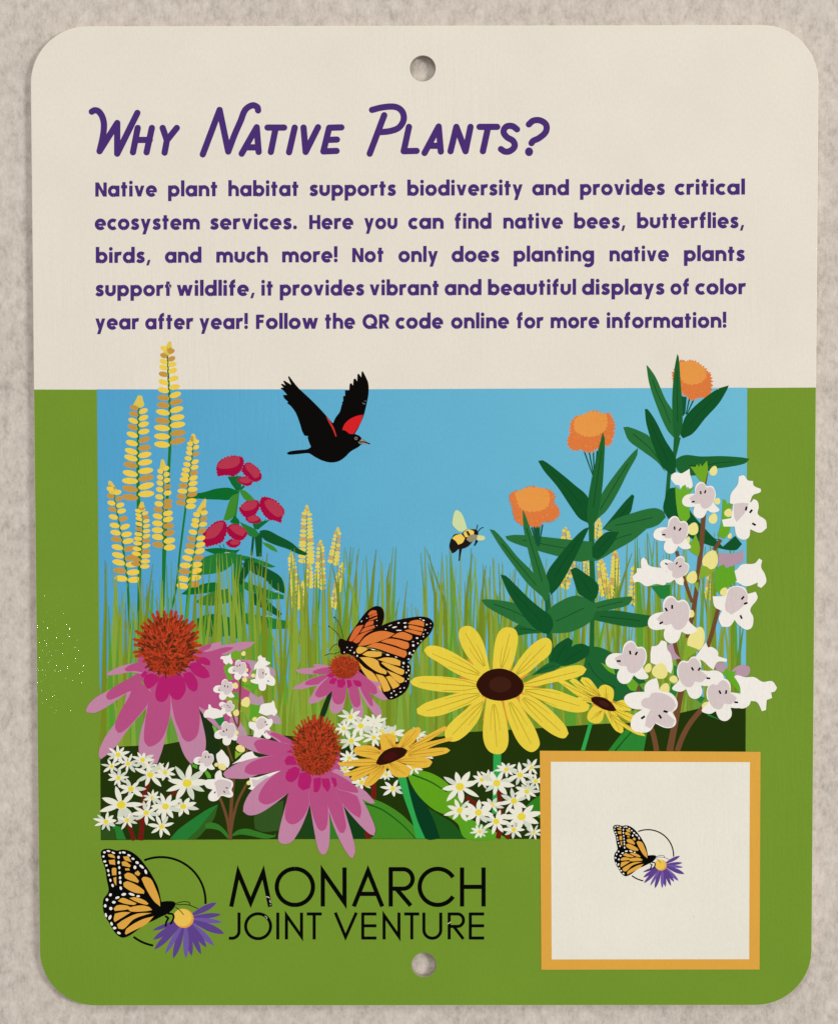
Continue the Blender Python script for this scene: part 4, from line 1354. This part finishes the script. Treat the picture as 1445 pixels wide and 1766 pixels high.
bell_plant([fK.S('848 955 838 1010 832 1045', 12), fL.S('822 -90 800 200 785 330 770 480 745 640 700 850', 34, 32), fL.S('622 215 650 330 690 460 735 590', 24), fL.S('945 130 895 205', 26), fL.S('930 620 875 830 815 1005', 30, 32),
            fL.S('600 865 645 1050', 30), fM.S('655 640 615 850 570 1085', 42, 50), fM.S('430 900 455 980 475 1085', 36, 40), fM.S('815 765 720 880 660 990 625 1085', 36, 40), fL.S('340 1200 346 1250', 20)],
           [(fL, '925 220 990 232 1060 228 1108 205 1112 290 1000 330 930 320'), (fL, '540 920 590 882 612 960 650 1000 590 1012'), (fL, '898 1040 940 1030 985 1052 1000 1100 920 1092'), (fL, '1025 1090 1060 1060 1110 1048 1155 1062 1158 1100 1130 1132 1040 1122')],
           [(fK, '720 912 758 915 770 895 788 915 790 888 808 910 842 868 850 930 830 1032 790 1012 748 950', (112, 168, 36)),
            (fK, '610 1055 650 1085 662 1060 685 1045 700 1080 752 1062 705 1130 720 1280 680 1332 640 1292 618 1180', (108, 172, 40)),
            (fK, '960 1150 985 1162 992 1190 1050 1145 1020 1220 1012 1380 970 1442 920 1420 948 1320', (104, 170, 36)),
            (fL, '700 160 735 140 760 85 792 190 780 252 740 230 688 182', (122, 170, 40)), (fL, '900 360 930 330 965 310 985 340 1035 322 1062 430 1000 480 940 532 898 490', (98, 166, 36)),
            (fL, '432 470 572 460 572 572 500 560', TEAL), (fL, '780 425 800 320 842 328 862 345 912 352 850 392', (132, 170, 48)), (fL, '682 900 742 920 785 938 700 1000 662 1042', (132, 170, 48)),
            (fL, '840 1400 920 1440 930 1450 850 1420', TEAL), (fL, '66 1032 160 1070 172 1120 120 1092', (104, 170, 40)), (fL, '248 1180 292 1140 342 1190 322 1242 280 1232', (104, 168, 40)),
            (fL, '345 1190 420 1170 380 1240', (100, 150, 44)), (fL, '600 1050 640 1070 640 1140 600 1130', TEAL), (fL, '580 1180 640 1220 600 1300 570 1260', TEAL),
            (fL, '915 1085 960 1105 985 1068 1010 1100 1060 1092 1040 1130 1082 1200 1090 1260 1030 1190 980 1130', (98, 170, 38)), (fL, '745 450 780 440 782 520', (132, 170, 48)),
            (fL, '690 1240 830 1290 800 1330 720 1260', TEAL)],
           [(fK, '580 1000 590 968 618 955 655 962 690 945 716 928 720 970 738 1040 728 1085 705 1060 655 1092 640 1050 615 1045 585 1012'),
            (fL, '295 400 328 370 328 340 362 340 360 280 376 260 400 280 415 315 450 330 545 340 547 440 530 467 470 455 400 472 345 440 308 445'),
            (fL, '983 400 1010 375 1060 350 1100 312 1190 305 1225 268 1247 282 1240 332 1266 382 1277 440 1240 484 1212 470 1215 445 1130 472 1060 442 1000 430'),
            (fL, '430 960 438 912 480 905 510 868 545 882 552 930 578 970 592 1060 580 1112 500 1062 430 1032'),
            (fL, '733 1020 780 960 835 880 850 920 882 918 922 950 925 985 990 1005 988 1026 920 1028 890 1085 860 1062 800 1012'),
            (fL, '1023 1150 1060 1124 1120 1138 1190 1138 1250 1172 1320 1168 1356 1215 1340 1242 1312 1250 1320 1290 1280 1306 1275 1378 1245 1388 1210 1322 1165 1312 1150 1345 1110 1367 1060 1362 1082 1240'),
            (fL, '830 1100 900 1088 955 1112 972 1165 940 1188 880 1185 830 1165')],
           [(fK, 893, 942, 30, 36), (fL, 870, 278, 62, 70), (fL, 742, 50, 44, 46), (fL, 735, 405, 42, 46), (fL, 768, 858, 66, 92), (fL, 500, 1092, 64, 56), (fL, 725, 672, 30, 28), (fL, 970, 512, 32, 32), (fL, 655, 428, 24, 22),
            (fL, 600, 1152, 34, 26), (fL, 535, 1222, 38, 42), (fL, 838, 1348, 34, 30), (fL, 412, 1070, 28, 34), (fK, 890, 1292, 34, 38), (fK, 920, 1165, 24, 24), (fK, 1000, 1250, 32, 30), (fK, 1010, 1420, 16, 20), (fL, 700, 140, 20, 34)],
           [(fK, 795, 1155, 1.0, 0, False, ((797, 1103, 80), (830, 1097, 108), (742, 1170, 165))), (fL, 590, 92, 1.04, 6, False, ((606, 46, 85), (646, 55, 125), (527, 94, 0))),
            (fL, 605, 345, .84, 32, False, ((545, 308, 35), (622, 303, 120), (648, 326, 150))), (fL, 582, 712, 1.3, -6, False, ((545, 642, 60), (588, 623, 90), (508, 740, 150))),
            (fL, 262, 1025, 1.2, 8, False, ((281, 958, 80), (326, 964, 120), (197, 1020, 0))), (fL, 752, 1138, 1.16, 2, True, ((737, 1077, 60), (787, 1079, 125), (853, 1146, 5))),
            (fL, 968, 1300, 1.16, 2, True, ((938, 1248, 65), (983, 1247, 100), (1057, 1322, 5)))],
           [(fK, ['1010 1180 1018 1112 1068 1042 1075 985 1112 977 1142 1012 1180 1018 1186 1052 1238 1076 1234 1100 1180 1122 1150 1180 1080 1200'], [], (), 1),
            (fK, ['1036 1180 1100 1172 1165 1172 1182 1150 1212 1165 1222 1210 1215 1260 1272 1305 1281 1362 1232 1397 1160 1372 1150 1430 1110 1448 1062 1422 1045 1352 965 1352 953 1302 1020 1290'],
             ['1040 1185 1100 1178 1150 1182 1120 1250 1060 1320 1042 1280'], ((1130, 1220, 105), (1165, 1240, 130), (1187, 1335, 30)), 1.25),
            (fL, ['983 540 1000 490 1060 468 1120 485 1142 528 1200 512 1213 560 1160 642 1182 700 1172 772 1130 790 1070 750 1046 718 1010 765 952 768 928 710 952 652 900 622 884 545 950 545'],
             ['985 560 1010 492 1075 476 1128 512 1140 575 1080 642 1020 680 978 642'], ((1105, 557, 130), (1127, 597, 160), (1093, 697, 65)), 1.2),
            (fM, ['385 650 390 600 425 565 475 548 490 600 500 640 580 660 626 720 622 770 590 800 618 860 600 905 540 915 465 882 420 940 350 948 295 925 285 875 310 820 370 780 290 770 240 720 245 680 300 655'],
             ['362 735 380 700 420 690 440 660 520 662 590 700 618 745 590 790 540 800 610 860 590 905 540 908 470 875 430 920 390 900 400 840 430 780 375 760'], ((375, 838, 145), (500, 832, 55), (540, 795, 15)), 1.35)],
           'tall white bell flower plant at the right edge of the picture')

# ------------------------------------------------------------ logo and white square with amber frame
INK = (2, 2, 1)
AMB = (222, 166, 68)
PUR, PUR2 = (94, 66, 140), (112, 88, 164)


class Sub(Fr):
    """the small emblem: the same drawing at a smaller size"""
    def __init__(self, fr, ox, oy, tx, ty, k):
        self.x = fr.x + (tx - ox * k) / fr.s
        self.y = fr.y + (ty - oy * k) / fr.s
        self.s = fr.s / k


def emblem(fr, parent, name, label):
    a0, a1 = math.radians(-112), math.radians(3)
    b0, b1 = math.radians(128), math.radians(100)
    arc = [[(500 + 300 * math.cos(a), 449 + 300 * math.sin(a)) for a in (p + (q - p) * k / 30 for k in range(31))] for p, q in ((a0, a1), (b0, b1))]
    o = part(name, parent, [(INK, [ribbon(fr.pts(arc[0]), 15 / fr.s), ribbon(fr.pts(arc[1]), 15 / fr.s)])], label)

    def emit(nm, shapes):
        if parent is sign:
            part(nm, o, shapes)
        else:
            emit.acc += shapes
    emit.acc = []
    pet = [(875, 455, 42), (905, 535, 36), (912, 588, 34), (927, 665, 52), (858, 745, 44), (806, 758, 42), (770, 806, 40), (706, 816, 44), (668, 832, 40), (583, 832, 46), (528, 802, 34), (455, 772, 44), (447, 706, 42), (443, 643, 30)]
    for i, (x, y, w) in enumerate(pet):
        emit('petal', [(PUR2 if i in (2, 4, 8, 10) else PUR, [leaf(fr.pt((668, 560)), fr.pt((x, y)), (w - 2) / fr.s, 0, .62, 10, .7)])])
    emit('flower_disc', [((228, 160, 66), [fr.E(655, 563, 66, 64)]), ((236, 196, 84), [fr.E(645, 556, 62, 60)])])
    bd = [(INK, [fr.P('95 122 108 100 150 92 205 105 240 98 290 108 345 145 400 210 445 280 480 350 503 450 540 445 590 450 598 470 580 500 545 530 500 552 450 577 400 598 340 642 280 682 235 691 190 657 150 590 120 540 109 480 114 430 140 395 148 370 135 300 125 230 104 170', 75)]),
          (AMB, [fr.P(s) for s in ('143 130 170 130 190 145 191 156 150 146', '148 170 190 165 193 202 155 196', '170 228 182 220 200 224 200 270 172 272', '180 288 200 282 200 342 186 320', '245 145 280 143 302 182 258 170',
                                   '235 182 260 177 298 205 290 218 240 206', '258 225 285 225 291 238 262 239', '323 255 345 239 362 260 350 276 328 266', '253 268 278 254 320 270 352 310 344 323 262 292',
                                   '248 322 275 312 340 340 386 375 386 396 320 387 252 348', '369 296 385 282 430 295 460 350 490 430 495 482 450 442 400 362', '210 445 240 424 290 440 336 460 320 471 250 461', '287 425 330 419 390 440 416 462 405 470 340 452',
                                   '182 496 205 474 265 474 296 486 280 500 190 512', '278 500 300 485 370 474 420 485 441 505 400 513 300 516', '182 572 190 530 240 519 297 520 250 550 190 586', '204 602 250 570 340 530 437 525 320 566 250 632 215 631',
                                   '257 662 270 630 370 570 452 547 400 601 300 652 265 671')])]
    wd = ((120, 117, 9, 7), (113, 145, 8, 7), (122, 178, 10, 8), (133, 205, 9, 7), (145, 240, 7, 11, -20), (150, 270, 7, 8), (160, 305, 7, 11, -15), (175, 340, 8, 11, -20), (147, 108, 13, 6, 12), (180, 120, 12, 6, 25), (225, 120, 7, 7), (215, 150, 8, 10),
          (215, 185, 8, 11), (220, 220, 7, 10), (222, 255, 7, 10), (225, 288, 8, 10), (227, 318, 8, 12, -10), (230, 358, 8, 12, -20), (250, 118, 13, 7, 12), (285, 137, 12, 7, 25), (312, 160, 11, 7, 20), (340, 186, 12, 9, 25), (370, 213, 19, 8, 40),
          (398, 248, 8, 16, -20), (325, 218, 10, 12), (250, 400, 16, 9, -12), (303, 400, 21, 8, 20), (347, 412, 12, 7), (207, 422, 15, 8, -20), (183, 453, 12, 9), (163, 495, 11, 11), (157, 555, 9, 17, 25), (130, 540, 7, 15, -15), (168, 598, 8, 13, -20),
          (188, 627, 12, 9), (217, 660, 13, 8, 25), (160, 403, 9, 11, 35), (137, 436, 9, 10), (125, 477, 9, 11))
    bd.append((WHT, [fr.E(*t) for t in wd]))
    bd.append((INK, [fr.S(s, w) for s, w in (('595 463 650 449 690 455 693 476', 5), ('600 470 680 470 750 496', 5), ('598 485 630 510 653 538', 5), ('545 528 580 535 585 560 563 602', 13), ('528 545 550 560 535 590 532 617', 13))]))
    emit('butterfly', bd)
    if emit.acc:
        part('emblem_print', o, emit.acc)
    return o


lg = emblem(fO, sign, 'logo_emblem', 'emblem of a butterfly on a purple flower in an open black circle')

square = part('amber_frame', sign, [(AMB, [[(930.6, 1294.6), (1310.6, 1296.4), (1309, 1671.8), (933, 1672.2)]])], 'amber frame around a white square')
part('white_square', square, [((233, 229, 216), [[(949.4, 1313.6), (1292.2, 1314.2), (1291, 1654), (951, 1654.4)]])])
emblem(Sub(fN, 95, 93, 155, 180, 0.629), square, 'small_emblem', None)

# ------------------------------------------------------------ lettering
PURPLE = (74, 46, 116)
TW = 36
ttl = part('title_lettering', sign, [(PURPLE, [[(160, 262), (160.5, 262), (160.5, 262.5)]])], 'purple title reading WHY NATIVE PLANTS?')
words = [[(f1, '62 140 78 132 100 138 122 170 131 215 125 280 106 364|106 364 206 204|206 204 206 378|206 378 320 147|322 232 295 370|402 232 372 370|310 300 390 300|463 232 487 302|543 232 487 302|487 302 474 372')],
         [(f1, '690 382 785 130|785 130 834 366|834 366 870 270 905 190 930 130 970 104 998 114 1003 133|910 378 995 228|995 228 1006 368|944 342 1002 342|1056 230 1150 230|1103 230 1075 368|1210 230 1178 370|1260 230 1272 368|1342 228 1272 368|1405 231 1474 229|1405 231 1372 365|1388 300 1449 298|1372 365 1447 362')],
         [(f2, '255 378 337 160|268 130 330 115 400 113 438 138 447 185 420 230 370 250 316 256|477 226 447 364|447 364 520 362|565 374 645 224|645 224 657 366|598 333 655 333|712 364 745 226|745 226 797 364|797 364 825 226|876 226 976 226|925 226 895 364|1088 240 1062 222 1027 225 1012 255 1032 285 1065 305 1075 335 1050 362 1020 366 997 352|1155 212 1180 191 1220 190 1253 215 1250 255 1212 290 1180 305 1170 318')]]
for w in words:
    ps = []
    for fr, s in w:
        for q in s.split('|'):
            ps += fr.RS(q, TW)
    if w is words[2]:
        ps.append(f2.E(1156, 367, 23, 25))
    part('word', ttl, [(PURPLE, ps)])

# stroke alphabet of the paragraph: baseline 0, y up, in print pixels
SK = 6.4
XH, AS, CP = 19.0, 27.8, 24.6
H2 = SK / 2


def arcp(cx, cy, rx, ry, a0, a1, n=18):
    return [(cx + rx * math.cos(math.radians(a0 + (a1 - a0) * k / n)), cy + ry * math.sin(math.radians(a0 + (a1 - a0) * k / n))) for k in range(n + 1)]


def st(*p):
    return ribbon(list(p), SK)


def bar(x0, x1, y, h=SK * .86):
    return [(x0, y - h / 2), (x1, y - h / 2), (x1, y + h / 2), (x0, y + h / 2)]


def dg(x0, y0, x1, y1, w=6.3):
    return [(x0 - w / 2, y0), (x0 + w / 2, y0), (x1 + w / 2, y1), (x1 - w / 2, y1)]


def bowl(cx, rx=7.3, ry=7.0):
    return [ribbon(arcp(cx, 9.4, rx, ry, -90, 90), SK), ribbon(arcp(cx, 9.4, rx, ry, 90, 270), SK)]


def dot(x, y, r_=3.4):
    return ell(x, y, r_, n=14)


def arch(x0, wd):
    r_ = wd / 2
    return [ribbon([(x0 + wd, 0), (x0 + wd, 10.0)] + arcp(x0 + r_, 10.0, r_, 6.2, 8, 172, 14) + [(x0, 9.0)], SK)]


GL = {
    'a': (20.8, bowl(10.0) + [st((17.9, 0), (17.9, XH))]),
    'b': (20.8, bowl(10.8) + [st((H2, 0), (H2, AS))]),
    'c': (16.6, [ribbon(arcp(10.0, 9.4, 7.3, 7.0, 48, 312, 26), SK)]),
    'd': (20.8, bowl(10.0) + [st((17.9, 0), (17.9, AS))]),
    'e': (20.0, [ribbon(arcp(10.0, 9.4, 7.3, 7.0, 0, 318, 30), SK), bar(4.0, 19.8, 9.0, 4.0), [(14.6, 7.0), (20.1, 7.0), (20.1, 10.5), (14.6, 10.5)]]),
    'f': (12.4, [ribbon([(5.4, 0), (5.4, 19.5)] + arcp(11.0, 20.2, 5.6, 5.0, 178, 85, 10), SK), bar(0.4, 11.6, 16.8)]),
    'g': (20.8, bowl(10.0) + [ribbon([(17.9, XH), (17.9, -0.5)] + arcp(10.2, -0.8, 7.7, 6.2, 0, -140, 14), SK)]),
    'h': (19.2, [st((H2, 0), (H2, AS))] + arch(H2, 13.4)),
    'i': (6.8, [st((3.4, 0), (3.4, XH)), dot(3.4, 24.2)]),
    'l': (5.8, [st((H2, 0), (H2, AS))]),
    'm': (30.6, [st((H2, 0), (H2, XH))] + arch(H2, 12.2) + arch(H2 + 12.2, 12.2)),
    'n': (19.2, [st((H2, 0), (H2, XH))] + arch(H2, 13.4)),
    'o': (20.4, bowl(10.2, 7.5)),
    'p': (20.8, bowl(10.8) + [st((H2, -8.2), (H2, XH))]),
    'r': (12.6, [st((H2, 0), (H2, XH)), ribbon(arcp(10.4, 9.6, 7.6, 6.8, 175, 72, 12), SK)]),
    's': (15.0, [ribbon(smooth([(13.4, 14.6), (10.8, 16.4), (7.0, 16.5), (4.2, 14.9), (4.0, 12.2), (6.4, 10.3), (9.6, 8.9), (12.0, 7.0), (11.7, 4.2), (8.6, 2.6), (4.6, 2.8), (1.6, 5.0)], False, 4, 170), SK * .95)]),
    't': (12.2, [st((5.6, 0), (5.6, 25.0)), bar(0.2, 11.8, 16.8)]),
    'u': (19.0, [ribbon([(H2, XH), (H2, 9.0)] + arcp(9.4, 8.8, 6.6, 6.0, 180, 360, 14) + [(16.0, XH)], SK)]),
    'v': (18.8, [dg(9.4, 0, 3.2, XH), dg(9.4, 0, 15.6, XH)]),
    'w': (28.6, [dg(8.4, 0, 3.2, XH), dg(8.4, 0, 14.3, XH, 6.0), dg(20.2, 0, 14.3, XH, 6.0), dg(20.2, 0, 25.4, XH)]),
    'y': (18.8, [dg(9.6, 0, 3.2, XH), dg(6.2, -8.2, 15.6, XH)]),
    'N': (21.0, [st((H2, 0), (H2, CP)), st((18.2, 0), (18.2, CP)), dg(17.8, 0, 3.2, CP, 6.4)]),
    'H': (20.4, [st((H2, 0), (H2, CP)), st((17.6, 0), (17.6, CP)), bar(2, 18, 12.6)]),
    'F': (15.2, [st((H2, 0), (H2, CP)), bar(2, 14.4, CP - 2.4), bar(2, 13.4, 13.2)]),
    'Q': (26.4, [ribbon(arcp(13.0, 12.3, 10.2, 10.0, -90, 90, 22), SK), ribbon(arcp(13.0, 12.3, 10.2, 10.0, 90, 270, 22), SK), dg(24.2, 0, 16.6, 9.0, 6.0), bar(15, 26, 1.9, 3.8)]),
    'R': (18.6, [st((H2, 0), (H2, CP)), bar(2, 9.6, CP - 2.4), bar(2, 9.6, 11.6), ribbon(arcp(9.4, 17.0, 5.8, 5.2, -90, 90, 14), SK * .92), dg(15.8, 0, 8.6, 11.6, 6.4)]),
    '!': (6.8, [st((3.4, 8.4), (3.4, AS)), dot(3.4, 3.2, 3.5)]),
    '.': (6.8, [dot(3.4, 3.2, 3.5)]),
    ',': (8.0, [dg(2.2, -4.6, 5.4, 5.2, 4.6)]),
}
GAP = 2.9


def set_word(txt, x0, x1, base0, base1):
    """lay a word between two measured ends; the baseline runs base0 to base1 over the line"""
    nat = sum(GL[c][0] for c in txt) + GAP * (len(txt) - 1)
    k = (x1 - x0) / nat
    out = []
    x = x0
    for c in txt:
        adv, sh = GL[c]
        for p in sh:
            q = []
            for (a, b) in p:
                u = x + a * k
                t = (u - 164) / 1120.0
                q.append((u, base0 + (base1 - base0) * t - b))
            out.append(q)
        x += (adv + GAP) * k
    return out


LINES = [(339.2, 335.6, 'Native 164.9 270.9 plant 290.3 375.3 habitat 394.1 515.1 supports 534 682.5 biodiversity 702.3 901.1 and 917.8 980.6 provides 999.8 1145.7 critical 1163.4 1283.4'),
         (396.4, 393.2, 'ecosystem 164.4 344.8 services. 362.8 512.3 Here 533.4 609.3 you 628.2 685.2 can 704.3 764.5 find 783.7 847 native 867.7 970.1 bees, 989.6 1078.2 butterflies, 1098 1282.8'),
         (453.6, 450.2, 'birds, 165.7 260.4 and 285.3 347.6 much 373.4 461.7 more! 486.8 582.3 Not 607.5 661.6 only 687.5 755.2 does 779 860.4 planting 885.5 1023.9 native 1050.6 1152.6 plants 1178.8 1283.4'),
         (510.8, 507.6, 'support 165.2 296.4 wildlife, 305.3 439.8 it 450.9 471.1 provides 482.7 627.9 vibrant 637.5 756.9 and 767.1 829.9 beautiful 841.2 992.5 displays 1003.5 1145 of 1156 1188 color 1198.8 1285'),
         (568.2, 565.2, 'year 165 239.7 after 251.3 333.2 year! 344.3 427.9 Follow 441.7 548.8 the 560.5 612.2 QR 625.6 671.5 code 682.5 763.9 online 778.2 877.3 for 890.4 936.4 more 949.2 1032.9 information! 1045.7 1252')]
for b0, b1, s in LINES:
    tk = s.split()
    root = None
    for i in range(0, len(tk), 3):
        ps = set_word(tk[i], float(tk[i + 1]), float(tk[i + 2]), b0, b1)
        if root is None:
            root = bpy.data.objects.new('text_line', None)
            COL.objects.link(root)
            root.parent = sign
        part('word', root, [(PURPLE, ps)])

W1, W2 = 21.5 / 2.89, 15.6 / 2.89


def lo(s, w):
    return [ribbon(f7.pts(q), w) for q in s.split('|')]


def lc(cx, cy, rx, ry, a0, a1, w):
    return ribbon(f7.pts(arcp(cx, cy, rx, ry, a0, a1, 40)), w)


r1 = lo('84 271 119 100 181 250 243 100 278 271', W1) + [lc(401, 172, 90, 90, -90, 90, W1), lc(401, 172, 90, 90, 90, 270, W1)] + \
    lo('540 270 540 95 648 250 648 75', W1) + lo('694 270 765 92 836 270|722 207 810 207', W1) + lo('878 270 878 75|870 84 942 84|870 181 942 181|908 184 978 266', W1) + \
    [lc(940, 132.5, 47, 48.5, -90, 90, W1), lc(1112, 172, 90, 90, 32, 328, W1)] + lo('1233 270 1233 75|1340 270 1340 75|1233 172 1340 172', W1)
r2 = lo('123 300 123 392', W2) + [ribbon(f7.pts([(123, 390)] + arcp(88, 392, 35, 36, 0, 92, 14) + [(72, 428)]), W2)] + [lc(218, 368, 62, 62, -90, 90, W2), lc(218, 368, 62, 62, 90, 270, W2)] + \
    lo('316 300 316 434|359 434 359 314 434 420 434 300|460 307 535 307|497 300 497 434|602 300 653 422 707 300|739 300 739 434|739 307 807 307|739 366 807 366|739 427 807 427|845 434 845 314 919 420 919 300|945 307 1020 307|983 300 983 434', W2) + \
    [ribbon(f7.pts([(1043, 300), (1043, 385)] + arcp(1085, 387, 42, 41, 180, 0, 20) + [(1127, 385), (1127, 300)]), W2)] + \
    lo('1169 434 1169 300|1165 307 1212 307|1165 369 1212 369|1192 370 1240 432', W2) + [lc(1211, 338, 29, 31, -90, 90, W2)] + lo('1274 300 1274 434|1274 307 1343 307|1274 366 1343 366|1274 427 1343 427', W2)
lt = bpy.data.objects.new('logo_lettering', None)
COL.objects.link(lt)
lt.parent = sign
part('word_line', lt, [(INK, r1)])
part('word_line', lt, [(INK, r2)])

SCR = (206, 200, 186)
part('scratch', sign, [(SCR, [f7.S('256 222 266 221 276 227', 4), f7.S('279 236 277 244 283 250', 4), f7.S('281 258 278 262', 4), f7.S('252 316 260 322 263 330', 3),
                              f7.S('1160 356 1168 352 1178 345', 4), fQ.S('510 352 540 347 570 351', 6), fQ.S('1072 800 1095 785 1132 792', 6), fQ.S('970 1068 1010 1066 1060 1078', 5),
                              [(290.4, 490.5), (291.4, 490), (292.5, 494), (296, 496), (295.4, 497), (291.6, 495)], fN.S('742 858 752 848', 5), fK.S('880 345 905 340 930 345', 4)])],
     'small pale scratches in the print')

print('ink films', ZMAX[0])
